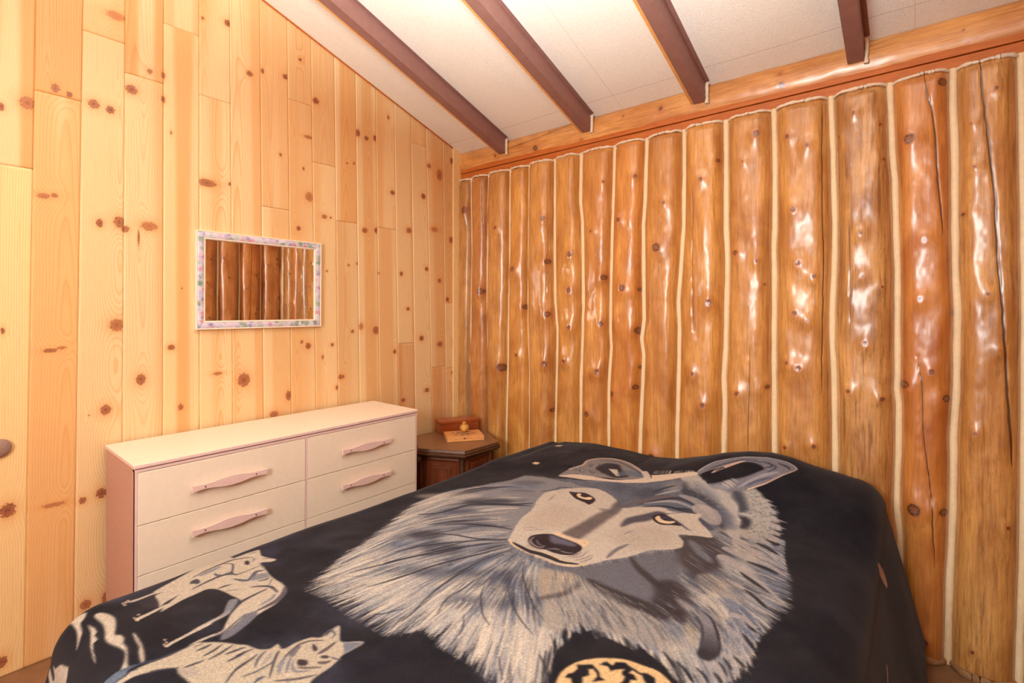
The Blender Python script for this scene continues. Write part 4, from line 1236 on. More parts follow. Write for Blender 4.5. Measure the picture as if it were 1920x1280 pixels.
# single long dark hairs
for p, w in [([(965, 1028), (900, 1052), (850, 1082), (815, 1108), (790, 1130)], 3), ([(960, 1022), (900, 1038), (820, 1058), (740, 1085), (690, 1100)], 3), ([(950, 1012), (880, 1014), (800, 1022), (740, 1034)], 2.5),
             ([(955, 1016), (860, 1026), (780, 1042), (700, 1062), (655, 1074)], 2.5), ([(900, 1082), (870, 1102), (838, 1122), (820, 1150)], 2.5), ([(910, 1095), (902, 1115), (905, 1150), (918, 1172)], 3),
             ([(985, 1050), (980, 1075), (990, 1110), (1010, 1150), (1040, 1180)], 3), ([(952, 1100), (960, 1130), (975, 1160), (1000, 1190)], 2.5), ([(870, 1150), (868, 1175), (862, 1190)], 2.5), ([(1000, 943), (950, 945), (900, 943)], 3),
             ([(995, 948), (940, 946), (880, 946), (830, 960), (785, 964)], 3), ([(960, 992), (920, 986), (880, 982), (835, 984)], 3), ([(960, 1010), (900, 1010), (850, 1002), (800, 1000)], 2), ([(880, 975), (840, 978), (800, 984)], 2.5),
             ([(870, 920), (900, 915), (960, 912)], 2.5), ([(760, 1140), (720, 1150), (700, 1152)], 2), ([(790, 1130), (772, 1150), (752, 1165)], 2.5), ([(935, 1230), (938, 1250), (942, 1275)], 3), ([(955, 1248), (960, 1275)], 3), ([(972, 1250), (976, 1275)], 3),
             ([(1185, 1046), (1200, 1072), (1225, 1100), (1250, 1118)], 4), ([(1010, 1225), (1020, 1245), (1025, 1270)], 4), ([(720, 1055), (770, 1044), (830, 1036)], 2), ([(690, 1078), (640, 1082)], 2)]:
    stroke(p, w, DARK, .85)

# ---- throat, chest and the right side of the mane
poly(Z7((60, 130), (300, 170), (480, 150), (700, 110), (1000, 40), (1229, 20), (1300, 60), (1300, 560), (1150, 560), (900, 480), (650, 380), (480, 300), (300, 260), (150, 220), (0, 180)), (98, 100, 110), 0.012, fuzz=.005)
poly(Z7((330, 290), (480, 310), (650, 410), (900, 530), (1100, 660), (1229, 800), (1240, 1050), (1100, 940), (900, 860), (700, 800), (560, 800), (420, 740), (250, 760), (80, 780), (-20, 700), (0, 480), (150, 440), (280, 380)),
     (156, 150, 142), 0.012, fuzz=.006, tex=.25)
poly(Z7((-20, 200), (120, 200), (300, 240), (320, 290), (230, 380), (100, 430), (-30, 430)), (158, 146, 130), 0.014, fuzz=.005)
stroke(Z7((-60, 470), (60, 450), (200, 420), (300, 360), (360, 300)), 9, (84, 72, 66), .7, .012)
stroke(Z7((430, 290), (560, 370), (720, 450), (900, 520), (1060, 600), (1229, 700)), 22, (50, 43, 45), .9, .016)
poly(Z7((1050, 330), (1229, 300), (1350, 380), (1350, 640), (1229, 680), (1100, 620), (980, 530), (1100, 440)), (58, 50, 52), 0.02, .85)
stroke(Z7((830, 70), (900, 170), (1000, 260), (1100, 340), (1229, 400)), 10, (52, 45, 46), .85, .012)
poly(Z8((150, 20), (430, 20), (520, 120), (560, 250), (420, 330), (300, 380), (200, 300), (140, 200)), (62, 55, 58), 0.018, .9)
poly(Z8((-20, 420), (140, 430), (260, 540), (240, 700), (150, 760), (20, 720), (-60, 640)), (54, 48, 52), 0.018, .85)
for a, b, c_, w, col in [((250, 60), (330, 150), (420, 240), 12, GREY), ((380, 380), (520, 470), (640, 620), 40, TAN), ((520, 200), (700, 330), (900, 470), 26, PALE), ((660, 60), (760, 180), (900, 260), 26, CREAM),
                         ((400, 560), (560, 640), (700, 760), 40, CREAM), ((140, 560), (240, 640), (300, 700), 12, PALE), ((520, 560), (640, 640), (760, 780), 22, BLUE), ((620, 470), (740, 560), (830, 640), 26, GREY),
                         ((60, 760), (160, 860), (230, 960), 34, GREY), ((250, 780), (280, 880), (260, 980), 36, (178, 168, 148)), ((420, 720), (560, 880), (600, 1000), 55, (170, 164, 152)), ((200, 1040), (330, 1120), (450, 1160), 44, (140, 142, 142))]:
    stroke(Z8(a, b, c_), w, col, .75, .014)
fur(1100, .10, .24, (.0007, .0018), PALM, (1.2, 1.0, 1.0, 1.0, 1.2, .9), tuft=.9, g0=14, g1=26, al=.5)
fur(420, .16, .30, (.0014, .003), (BLUE, GREY, PALE), (.6, 1, 1.3), span=(.6, 1.02), tuft=.6, g0=18, g1=26, al=.9)
for a, b, c_, w in [((740, 240), (900, 300), (1000, 350), 10), ((680, 330), (800, 420), (960, 520), 11), ((720, 480), (830, 570), (900, 640), 10), ((680, 690), (760, 800), (820, 850), 10), ((700, 860), (760, 940), (800, 1000), 12),
                    ((820, 80), (920, 130), (1000, 180), 9), ((620, 1050), (680, 1110), (720, 1150), 10), ((540, 1070), (580, 1130), (600, 1170), 10), ((490, 1100), (530, 1160), (560, 1220), 10), ((130, 1090), (210, 1180), (260, 1270), 10), ((300, 1150), (370, 1220), (400, 1280), 10), ((450, 1190), (500, 1250), (520, 1290), 12),
                    ((10, 1010), (70, 1080), (110, 1150), 10)]:
    stroke(Z8(a, b, c_), w * .5, INK, .8, .004)
for a, b, c_, d_, w in [((520, 200), (660, 290), (820, 400), (1085, 632), 10), ((560, 130), (720, 210), (900, 260), (1085, 378), 9), ((640, 60), (800, 160), (920, 220), (1050, 300), 8), ((620, 700), (700, 720), (780, 790), (826, 800), 10), ((560, 800), (640, 860), (700, 920), (745, 980), 10),
                        ((560, 960), (620, 1020), (690, 1060), (738, 1092), 10), ((420, 1100), (480, 1130), (520, 1190), (560, 1255), 10), ((500, 1020), (580, 1060), (630, 1100), (660, 1140), 9)]:
    stroke(Z8(a, b, c_, d_), w, (160, 156, 156), .9, .003, 'end')
poly(Z8((320, 640), (420, 690), (475, 800), (503, 950), (490, 1050), (400, 1092), (310, 1040), (340, 950), (355, 850), (340, 750)), (124, 124, 134), .005, .95, grad=((44, 42, 48), (1325, 1170), (1322, 1222)))
stroke(Z8((250, 650), (330, 750), (352, 850), (340, 950), (312, 1030)), 5, DARK, .8, .004)
stroke(Z8((340, 660), (420, 720), (470, 820), (500, 950), (492, 1040)), 4, INK, .85, .004)
for _ in range(90):
    q = Z8((RNG.uniform(480, 690), RNG.uniform(700, 1030)))[0]; stroke([q, (q[0] + 2, q[1] + 4)], 3, (112, 116, 128), .6, .003)
# black gap round the moon
poly(Z7((60, 820), (130, 960), (240, 860), (300, 780), (345, 800), (345, 705), (400, 790), (450, 770), (500, 860), (545, 830), (640, 860), (760, 920), (880, 980), (910, 910), (990, 990), (1060, 1040), (1160, 1120), (1260, 1250), (1400, 1500), (600, 1900), (0, 1500), (80, 1100), (110, 950)),
     INK, .004, sm=False, fuzz=.004)

# ---- lobes of fur to the right of the forehead
poly([(1366, 925), (1385, 913), (1402, 915), (1416, 918), (1428, 928), (1440, 940), (1450, 955), (1458, 968), (1463, 985), (1464, 1000), (1462, 1014), (1450, 1018), (1435, 1014), (1415, 1010), (1395, 1008), (1388, 998), (1389, 975), (1384, 955), (1378, 940)], (162, 160, 154), .006, fuzz=.004)
for _ in range(150):
    x, y = RNG.uniform(1398, 1458), RNG.uniform(922, 1012)
    if (x - 1400) * .9 + 915 < y + 12 or x < 1420: blob(x, y, RNG.uniform(1, 2.2), RNG.uniform(.8, 1.6), (104, 108, 116), .003, .7)
poly(Z6((1240, 420), (1330, 430), (1380, 520), (1400, 620), (1310, 650), (1290, 560), (1250, 500)), (56, 60, 74), .016, .9)
poly(Z6((1310, 680), (1390, 690), (1430, 740), (1400, 800), (1310, 800), (1330, 740)), (44, 42, 50), .012, .9)
stroke(Z6((1300, 650), (1360, 660), (1430, 680)), 5, PALE, .9, .004)
for a, b, w in [((1600, 560), (1690, 590), 5), ((1620, 620), (1720, 650), 5), ((1640, 700), (1795, 748), 5), ((1640, 770), (1785, 812), 6), ((1650, 830), (1760, 860), 5), ((1640, 890), (1745, 945), 8), ((1560, 930), (1660, 1000), 8), ((1620, 940), (1720, 975), 6), ((1590, 520), (1650, 540), 4)]:
    stroke(Z6(a, b), w, (158, 154, 158), .95, .003, 'end')
for a, b, w in [((1630, 660), (1720, 690), 5), ((1640, 740), (1740, 765), 5), ((1640, 810), (1730, 840), 5), ((1630, 860), (1740, 900), 6), ((1560, 900), (1680, 960), 6)]: stroke(Z6(b, a), w, INK, .85, .004, 'end')
poly([(1275, 897), (1299, 886), (1309, 889), (1318, 898), (1327, 905), (1332, 913), (1350, 918), (1366, 925), (1370, 933), (1380, 942), (1384, 955), (1383, 965), (1389, 975), (1386, 985), (1390, 995), (1386, 1012), (1376, 1010), (1362, 1000), (1347, 990), (1347, 979), (1339, 962), (1320, 945), (1301, 934), (1276, 924), (1279, 912)],
     (168, 164, 160), .005, fuzz=.003)
stroke([(1278, 905), (1284, 920), (1305, 932), (1330, 950), (1347, 970), (1354, 990)], 26, (48, 50, 62), .85, .03)
stroke([(1345, 950), (1362, 970), (1372, 990)], 16, (92, 98, 116), .8, .03)
stroke([(1300, 905), (1320, 918), (1345, 935)], 12, (104, 110, 126), .6, .03)
for _ in range(160):
    u = RNG.uniform(0, 1); x, y = 1290 + 90 * u + RNG.normal(0, 8), 908 + 75 * u + RNG.normal(0, 7); stroke([(x, y), (x + 7, y + 2)], 1.4, PALE if RNG.random() < .5 else DGREY, .4, .003)

# ---- ears
EAR = Z6((900, 235), (930, 200), (1030, 150), (1200, 110), (1400, 88), (1600, 98), (1750, 128), (1860, 178), (1888, 210), (1850, 232), (1700, 290), (1550, 360), (1440, 415), (1330, 425), (1240, 418), (1050, 385), (1010, 350), (990, 310), (920, 262))
poly(EAR, (116, 116, 126), .003, fuzz=.002)
poly(Z6((925, 262), (1060, 210), (1250, 160), (1400, 138), (1500, 158), (1560, 205), (1500, 235), (1350, 292), (1220, 312), (1100, 342), (1000, 352), (985, 310)), INK, .006)
for p, w, c in [(((1040, 245), (1120, 205), (1220, 170), (1370, 128)), 5, (206, 176, 156)), (((1000, 210), (1150, 160), (1330, 118), (1500, 122)), 3, DGREY), (((1450, 130), (1600, 150), (1680, 190), (1600, 240)), 5, DGREY), (((1560, 200), (1640, 180), (1600, 140)), 3, DARK),
                (((1700, 150), (1790, 185), (1820, 215)), 3, DARK), (((1300, 390), (1420, 330), (1560, 270), (1700, 240)), 7, (150, 148, 156)), (((1370, 380), (1480, 330), (1640, 290)), 5, (84, 88, 108)), (((1160, 325), (1210, 355), (1255, 390)), 3, CREAM), (((1190, 315), (1230, 340), (1275, 372)), 2.5, CREAM),
                (((1140, 350), (1180, 372), (1215, 398)), 3, CREAM), (((1060, 375), (1130, 385), (1200, 400)), 7, (136, 140, 150)), (((1230, 300), (1270, 320), (1300, 340)), 2, PALE), (((1080, 225), (1140, 195), (1160, 200)), 3, DARK)]:
    stroke(Z6(*p), w, c, .9, .004)
stroke(Z6((900, 232), (1030, 150), (1200, 108), (1400, 87), (1600, 97), (1750, 127), (1860, 177), (1888, 210)), 1.6, PALE, .9, .002, 'none')
stroke(Z6((1888, 210), (1850, 232), (1700, 292), (1550, 362), (1400, 412)), 3, (206, 178, 156), .95, .002, 'start')
LE = [(1048, 890), (1068, 879), (1093, 871), (1102, 863), (1126, 859), (1158, 861), (1184, 870), (1203, 883), (1211, 890), (1210, 897), (1174, 899), (1142, 896), (1094, 893), (1061, 891)]
poly(LE, (128, 124, 124), .003, fuzz=.002)
for _ in range(60): blob(RNG.uniform(1075, 1135), RNG.uniform(868, 888), 1.6, .9, DGREY, .003, .6)
poly([(1118, 876), (1138, 868), (1160, 871), (1166, 880), (1178, 893), (1152, 895), (1136, 889), (1122, 882)], (44, 40, 48), .010, .95)
poly(Z5((1285, 118), (1390, 128), (1425, 205), (1380, 205)), CREAM, .003, sm=False)
stroke([(1162, 890), (1180, 886), (1204, 893)], 8, (92, 104, 124), .8, .01)
stroke(LE[1:9], 1.6, (196, 172, 152), .9, .002, 'none')
stroke([(1124, 862), (1160, 866), (1190, 880), (1204, 890)], 1.4, DARK, .7, .002)

# ---- forehead and the white band between the ears
poly([(1062, 897), (1112, 903), (1150, 902), (1200, 902), (1240, 900), (1275, 897), (1280, 912), (1277, 924), (1301, 934), (1320, 945), (1339, 962), (1347, 979), (1343, 990), (1335, 994), (1312, 977), (1313, 968), (1309, 961), (1260, 957), (1245, 951), (1206, 948), (1177, 952), (1160, 954), (1148, 957), (1157, 938), (1135, 922), (1112, 914), (1085, 910)],
     (92, 98, 112), .006, fuzz=.004)
for _ in range(500):
    x, y = RNG.uniform(1085, 1280), RNG.uniform(904, 944)
    if y < 912 + max(0, (x - 1085)) * .45: stroke([(x, y), (x + RNG.uniform(-3, 5), y + RNG.uniform(-3, 0))], 1.5, (62, 66, 80) if RNG.random() < .5 else (134, 138, 148), .5, .003)
blob(1215, 925, 30, 10, (58, 62, 76), .03, .6); blob(1165, 915, 20, 7, (66, 70, 84), .03, .5); blob(1262, 912, 14, 10, (140, 138, 136), .03, .7)
for p, w, c in [(((120, 590), (300, 540), (480, 500), (640, 490), (760, 530)), 8, (96, 88, 92)), (((300, 560), (500, 520), (700, 500), (860, 560), (960, 620)), 4, DARK), (((360, 550), (560, 530), (700, 540), (860, 600)), 4, PALE), (((720, 470), (860, 520), (980, 600), (1060, 700)), 12, (150, 146, 146)),
                (((640, 600), (780, 610), (900, 650)), 4, DARK), (((880, 590), (1000, 660), (1070, 750)), 22, (166, 160, 156)), (((910, 700), (960, 770), (1030, 815)), 10, DGREY), (((450, 440), (560, 400), (680, 370)), 3, DARK), (((470, 470), (600, 440), (710, 420)), 3, PALE)]:
    stroke(Z6(*p), w, c, .8, .006)
poly([(1046, 892), (1080, 889), (1112, 893), (1140, 898), (1177, 899), (1205, 896), (1221, 890), (1271, 887), (1299, 884), (1310, 888), (1290, 893), (1267, 897), (1215, 904), (1158, 904), (1112, 900), (1080, 897)], (206, 190, 172), .004, fuzz=.002)
stroke(Z6((365, 240), (385, 270), (405, 305)), 8, CREAM, .95, .002, 'none'); stroke(Z6((418, 245), (430, 275), (432, 300)), 2.5, DARK, .8, .002)
for _ in range(70):
    x = RNG.uniform(1222, 1300); stroke([(x, 888), (x + 3, 884 - RNG.uniform(0, 3))], 1.2, CREAM, .7, .002)

# ---- face
FACE = [(955, 1010), (965, 990), (977, 972), (998, 954), (1007, 938), (1021, 924), (1040, 919), (1070, 915), (1112, 915), (1135, 922), (1157, 938), (1158, 950), (1177, 952), (1206, 949), (1245, 952), (1260, 959), (1309, 963), (1313, 968), (1310, 975), (1337, 1006), (1305, 1004), (1273, 1002), (1281, 1014), (1279, 1025),
        (1271, 1028), (1238, 1031), (1215, 1032), (1176, 1044), (1137, 1050), (1114, 1056), (1086, 1060), (1056, 1058), (1018, 1047), (987, 1033), (963, 1019)]
poly(FACE, (188, 180, 168), .003, fuzz=.002)
poly([(1000, 965), (1040, 945), (1090, 960), (1080, 985), (1030, 990), (985, 990)], (178, 164, 150), .03, .6)
poly([(1150, 1000), (1210, 985), (1260, 1000), (1250, 1020), (1180, 1030)], (172, 162, 150), .03, .6)
for _ in range(420):
    x, y = RNG.uniform(975, 1300), RNG.uniform(925, 1045); c = (150, 138, 128) if RNG.random() < .6 else (214, 198, 178)
    if (x < 1150 and y > 925 and y > 1010 - (x - 955) * 1.1 and y < 1000) or (x > 1120 and 960 < y < 1035 and x < 1280): stroke([(x, y), (x + 4, y - 1)], 1.2, c, .35, .003)
poly(Z5((1310, 610), (1400, 500), (1440, 600), (1320, 700), (1100, 860), (950, 955), (870, 945), (730, 890), (900, 800), (1080, 700), (1200, 640)), (86, 76, 78), .012, .95, tex=.15, fuzz=.003)
poly(Z5((1180, 600), (1300, 600), (1330, 560), (1390, 520), (1420, 600), (1300, 660)), (96, 92, 98), .014, .7)
poly(Z5((600, 880), (700, 890), (860, 950), (980, 970), (1060, 1000), (980, 1060), (900, 1000), (760, 950), (650, 905)), (216, 188, 154), .006, .9)
# eyes
poly(Z5((815, 393), (890, 400), (1000, 408), (1090, 450), (1128, 490), (1105, 522), (1050, 548), (1000, 522), (900, 480), (850, 440)), (44, 31, 36), .003)
poly(Z5((903, 428), (930, 412), (960, 420), (1000, 450), (1088, 463), (1072, 487), (1030, 490), (960, 476), (918, 455)), (220, 194, 158), .0018)
poly(Z5((950, 432), (990, 418), (1040, 430), (1060, 450), (1010, 462), (965, 452)), (52, 40, 46), .0018)
stroke(Z5((820, 396), (900, 398), (1000, 402), (1080, 430)), 1.4, PALE, .6, .002)
poly(Z6((130, 785), (170, 710), (260, 680), (400, 650), (500, 630), (590, 655), (560, 680), (470, 690), (440, 710), (380, 730), (260, 745)), (64, 62, 76), .010, .9)
poly(Z6((440, 685), (490, 660), (560, 662), (640, 698), (700, 735), (745, 775), (640, 768), (540, 764), (470, 735)), (40, 30, 36), .003)
poly(Z6((473, 690), (508, 674), (530, 690), (590, 728), (665, 728), (662, 745), (600, 755), (520, 742), (482, 716)), (222, 196, 160), .0018)
poly(Z6((520, 685), (570, 680), (620, 700), (640, 722), (590, 728), (545, 715)), (54, 56, 74), .0018)
blob(1249, 973.5, 3.5, 1.2, (36, 28, 34), .002)
stroke(Z6((640, 700), (720, 750), (780, 800), (830, 822)), 3, (92, 92, 108), .8, .003)
stroke(Z6((340, 585), (500, 578), (620, 588), (720, 618), (880, 655)), 3.4, (46, 44, 54), .9, .004)
stroke(Z6((560, 660), (640, 650), (780, 640)), 1.6, DGREY, .5, .003)
# lines about the left eye and cheek
for p, w, c in [(((470, 390), (640, 370), (720, 340), (860, 352)), 2.2, DGREY), (((590, 300), (700, 300), (780, 325)), 3, GREY), (((640, 240), (720, 250), (800, 275)), 5, (80, 84, 98)), (((690, 400), (740, 398)), 2.5, GREY), (((570, 500), (610, 460), (650, 430)), 2.5, (150, 138, 134)), (((280, 860), (420, 850), (540, 840)), 1.6, TAN), (((260, 830), (360, 820), (440, 840)), 1.6, TAN)]:
    stroke(Z5(*p), w, c, .75, .004)
# nose and mouth
poly(Z5((318, 975), (350, 930), (440, 905), (600, 900), (680, 930), (820, 980), (900, 1010), (972, 1065), (920, 1122), (850, 1152), (750, 1152), (620, 1122), (530, 1088), (430, 1075), (350, 1035)), (42, 32, 36), .003, fuzz=.001)
poly(Z5((590, 915), (680, 940), (820, 990), (900, 1030), (860, 1050), (740, 1030), (600, 1000)), (102, 104, 124), .010, .85)
stroke(Z5((400, 930), (350, 980), (400, 1040), (480, 1060), (520, 1040)), 2.6, (146, 138, 138), .8, .003); stroke(Z5((420, 970), (450, 1020), (500, 1040)), 3, (112, 104, 106), .7, .003)
stroke(Z5((540, 1080), (660, 1080), (760, 1120), (860, 1130)), 2.4, (138, 130, 130), .8, .003); stroke(Z5((620, 1090), (740, 1100), (840, 1100)), 1.6, INK, .9, .002)
poly(Z5((330, 960), (300, 1040), (380, 1080), (480, 1100), (460, 1075), (370, 1040)), (150, 140, 136), .008, .5)
stroke(Z5((130, 1000), (210, 1045), (330, 1105), (460, 1138), (600, 1188), (720, 1236), (920, 1262)), 6.5, (36, 31, 37), .95, .003)
stroke(Z5((95, 965), (130, 1020), (220, 1080), (320, 1130), (500, 1208), (650, 1255), (780, 1282), (920, 1284), (1040, 1262)), 2.6, (218, 192, 154), .95, .0025, 'none')
stroke(Z5((480, 1110), (620, 1165), (760, 1225), (920, 1240)), 2, (206, 182, 150), .8, .0025)
for p in [((830, 1190), (950, 1170), (1040, 1100)), ((880, 1215), (1000, 1190), (1080, 1150)), ((760, 1180), (880, 1160), (960, 1120)), ((940, 1240), (1040, 1210), (1100, 1170))]: stroke(Z5(*p), 1.8, (116, 106, 106), .75, .003)
stroke([(1137, 1046), (1156, 1030), (1178, 1020)], 5, (98, 96, 106), .85, .006); stroke(Z6((160, 860), (210, 840), (260, 815)), 2, GREY, .6, .004); stroke([(1180, 1015), (1200, 1006)], 3, GREY, .5, .006)
# fringe of short hairs under the jaw
for _ in range(130):
    u = RNG.uniform(0, 1); J = [(1086, 1061), (1137, 1051), (1176, 1045), (1215, 1033), (1271, 1029)]; k = min(3, int(u * 4)); f = u * 4 - k
    x, y = J[k][0] + f * (J[k + 1][0] - J[k][0]), J[k][1] + f * (J[k + 1][1] - J[k][1]); stroke([(x, y), (x + 3, y + 6)], 1.5, DARK if RNG.random() < .6 else GREY, .7, .002)
for _ in range(150):
    u = RNG.uniform(0, 1); x, y = 960 + 100 * u, 1022 + 42 * u + 2; stroke([(x, y), (x - 6 + 6 * u, y + RNG.uniform(5, 12))], 1.8, (120, 128, 142) if RNG.random() < .5 else DGREY, .6, .004)

# ---- moon and stars
poly(Z7((110, 1280), (180, 1160), (300, 1085), (430, 1050), (600, 1040), (780, 1055), (950, 1110), (1100, 1170), (1200, 1260), (1290, 1400), (1300, 1700), (1000, 2000), (500, 1950), (140, 1700), (80, 1450)), (212, 180, 132), .003, fuzz=.001)
poly(Z7((320, 1105), (460, 1105), (520, 1160), (540, 1220), (580, 1250), (470, 1265), (510, 1210), (470, 1140), (410, 1150), (440, 1210), (370, 1220), (380, 1330), (330, 1420), (280, 1330), (260, 1240), (205, 1225), (230, 1195), (290, 1180), (325, 1140)), INK, .003, sm=False, fuzz=.003)
poly(Z7((530, 1105), (610, 1075), (650, 1110), (690, 1080), (780, 1085), (860, 1140), (920, 1180), (1000, 1190), (1060, 1230), (1085, 1330), (1000, 1400), (980, 1290), (940, 1210), (900, 1190), (840, 1150), (810, 1180), (860, 1200), (890, 1250), (830, 1245), (800, 1340), (720, 1290), (780, 1225), (750, 1195), (780, 1150), (700, 1155), (640, 1165), (610, 1120)), INK, .003, sm=False, fuzz=.003)
for px, py, r in ((1005, 868, 9), (1048, 835.5, 9)):
    o0 = st(px, py)
    R0 = np.linalg.norm(st(px + r, py) - o0)
    poly([(o0[0] + (R0 if k % 2 == 0 else R0 * .5) * math.cos(k * math.pi / 8), o0[1] + (R0 if k % 2 == 0 else R0 * .5) * math.sin(k * math.pi / 8)) for k in range(16)], (214, 190, 156), .0015, sm=False, cm=True)
stroke([(1647, 1060), (1655, 1078), (1663, 1096)], 5, (196, 160, 140), .9, .003); stroke([(1663, 1248), (1665, 1290)], 4, (196, 160, 140), .9, .003)

# ---- small wolf standing on the left
WC = (182, 172, 156)
poly(ZB((300, 870), (480, 810), (700, 725), (740, 690), (1200, 440), (1420, 335), (1600, 275), (1800, 190), (1900, 300), (1400, 660), (1250, 680), (900, 720), (700, 755), (420, 860)), WC, .003)
poly(ZA((905, 88), (935, 155), (1118, 200), (1060, 232), (910, 252), (980, 340), (1030, 410), (1110, 470), (1200, 520), (1252, 580), (1252, 650), (1180, 740), (1080, 820), (860, 950), (700, 1090), (430, 1170), (420, 1130), (520, 930), (620, 790), (640, 740), (540, 690), (440, 640), (330, 600), (200, 600), (60, 660), (-120, 740), (-300, 840), (-420, 900), (-330, 800), (-100, 600), (0, 450), (200, 330), (420, 240), (600, 170), (860, 80)), WC, .003)
poly(ZB((780, 940), (900, 860), (1200, 700), (1400, 660), (1300, 600), (1000, 690), (730, 770)), WC, .003)
stroke(ZB((1300, 730), (1100, 830), (900, 910), (700, 1010), (480, 1115)), 4.5, WC, 1, .002, 'start')
poly(ZB((640, 780), (700, 770), (770, 850), (780, 935), (700, 960), (560, 930), (450, 880)), (42, 38, 46), .004)
for p, w, c in [(((0, 452), (200, 345), (400, 262), (560, 205), (800, 170)), 1.8, DARK), (((100, 420), (240, 360), (380, 300)), 5, GREY), (((430, 260), (540, 265), (540, 340), (530, 375), (580, 405), (700, 370), (900, 285)), 3.6, DARK), (((300, 390), (360, 415), (470, 395), (540, 360)), 3.5, DGREY),
                (((0, 600), (200, 500), (420, 410), (560, 400)), 2.5, DARK), (((0, 520), (40, 490), (80, 520)), 6, DARK), (((560, 462), (720, 482), (800, 440), (850, 370), (960, 345)), 4.5, DGREY), (((830, 460), (900, 430), (1000, 420)), 10, (116, 118, 128)), (((880, 490), (980, 470), (1030, 440)), 2.5, DGREY),
                (((780, 570), (940, 558), (1060, 570), (1140, 640)), 3.2, DARK), (((1000, 592), (800, 690), (660, 765), (560, 860), (510, 930)), 3.8, DARK), (((1065, 460), (1030, 540)), 4, DGREY), (((1245, 560), (1220, 660), (1100, 770), (860, 890)), 6, (70, 66, 78)), (((1110, 660), (1050, 730), (900, 810)), 4, GREY),
                (((350, 590), (430, 560), (520, 535)), 2.4, DARK), (((460, 625), (620, 600)), 2.2, DARK), (((905, 250), (960, 310), (1030, 405), (1110, 470), (1210, 525)), 1.6, TAN), (((800, 180), (830, 200), (800, 240)), 4, GREY), (((950, 190), (1060, 185)), 3, DGREY), (((760, 130), (860, 100)), 3, DGREY), (((640, 130), (760, 100), (870, 75)), 1.5, DARK)]:
    stroke(ZA(*p), w, c, .85, .0025)
blob(*ZA((735, 247))[0], 4.6, 4, (52, 46, 54), .003); blob(*ZA((390, 362))[0], 10, 6, WC, .006)
poly(ZA((860, 890), (850, 960), (700, 1100), (520, 1230), (380, 1275), (420, 1180), (560, 1050), (700, 940)), (104, 106, 118), .004)
for k in range(12): stroke(ZA((820 - k * 12, 920 + k * 3), (640 - k * 12, 1060 + k * 6), (480 - k * 6, 1200 + k * 5)), 1.2, DARK if k % 2 else PALE, .6, .002)
poly(ZA((505, 740), (620, 740), (520, 900), (440, 960), (300, 1030), (150, 1110), (0, 1185), (0, 1150), (200, 1040), (400, 930), (450, 830)), (118, 120, 130), .003, grad=(WC, (425, 1140), (385, 1170)))
stroke(ZC((1420, 290), (1200, 400), (1000, 500), (840, 590)), 4.5, WC, 1, .002, 'none')
poly(ZA((430, 1130), (520, 940), (640, 880), (700, 900), (640, 1010), (420, 1180), (250, 1240), (100, 1300), (-40, 1345), (100, 1270), (300, 1190)), WC, .003)
stroke(ZA((720, 920), (600, 1020), (420, 1170), (200, 1260)), 2, DARK, .8, .002); stroke(ZA((410, 1130), (330, 1185), (300, 1200)), 2, DARK, .6, .002)
for x, y in [(236, 1129), (231, 1131), (240, 1126), (234, 1134), (252, 1158), (256, 1161), (260, 1152), (258, 1163), (309, 1199), (312, 1204), (308, 1208), (313, 1211)]: blob(x, y, 2.6, 1.6, (206, 182, 160), .002)

# ---- pale rocks
RK = (184, 174, 158)
poly(ZE((560, 530), (700, 440), (865, 345), (835, 430), (790, 490), (812, 600), (790, 680), (740, 840), (748, 700), (737, 600), (690, 520), (620, 505)), RK, .004)
poly(ZE((975, 400), (1000, 358), (1070, 343), (1180, 368), (1250, 420), (1262, 520), (1250, 630), (1330, 642), (1372, 690), (1362, 750), (1412, 820), (1415, 1000), (1422, 1085), (1330, 1105), (1370, 1000), (1382, 870), (1300, 810), (1180, 760), (1118, 700), (1115, 600), (1090, 510), (1040, 460)), RK, .004)
poly(ZE((885, 505), (980, 548), (1012, 600), (975, 650), (1022, 700), (958, 755), (958, 850), (985, 950), (990, 1025), (950, 930), (920, 800), (925, 600)), RK, .003, sm=False)
poly(ZE((1490, 610), (1540, 655), (1612, 780), (1642, 965), (1598, 1002), (1565, 880), (1570, 800), (1515, 700)), RK, .004)
poly(ZE((345, 1068), (372, 1080), (420, 1180), (428, 1045), (452, 1090), (530, 1033), (632, 1070), (612, 1200), (590, 1320), (380, 1320), (360, 1180)), RK, .003, sm=False)
stroke(ZE((395, 1080), (420, 1150), (435, 1230)), 4, DARK, .9, .003)

# ---- second small wolf, along the foot of the bed
WD = (176, 166, 148)
poly(ZC((1230, 555), (1350, 545), (1500, 540), (1660, 550), (1900, 590), (2100, 640), (2250, 640), (2400, 600), (2400, 1300), (1250, 1250), (1150, 1110), (1000, 980), (940, 908), (600, 960), (380, 1022), (180, 1130), (80, 1130), (280, 980), (480, 880), (850, 740), (1050, 640)), WD, .003)
poly(ZD((130, 430), (330, 500), (560, 480), (700, 480), (850, 400), (1050, 330), (1210, 322), (1440, 170), (1455, 330), (1500, 392), (1782, 395), (1500, 572), (1440, 640), (1300, 760), (1150, 860), (1040, 960), (900, 1200), (0, 1200), (-300, 900), (-200, 500)), WD, .003)
poly(ZC((-20, 1085), (190, 930), (440, 848), (300, 930), (270, 980), (100, 1130), (-60, 1150)), (94, 108, 126), .003)
stroke(ZC((180, 960), (420, 860), (700, 780), (1000, 660), (1200, 570)), 3, DGREY, .8, .003); stroke(ZC((100, 1110), (260, 1010), (330, 940), (430, 920)), 2.6, DARK, .8, .003)
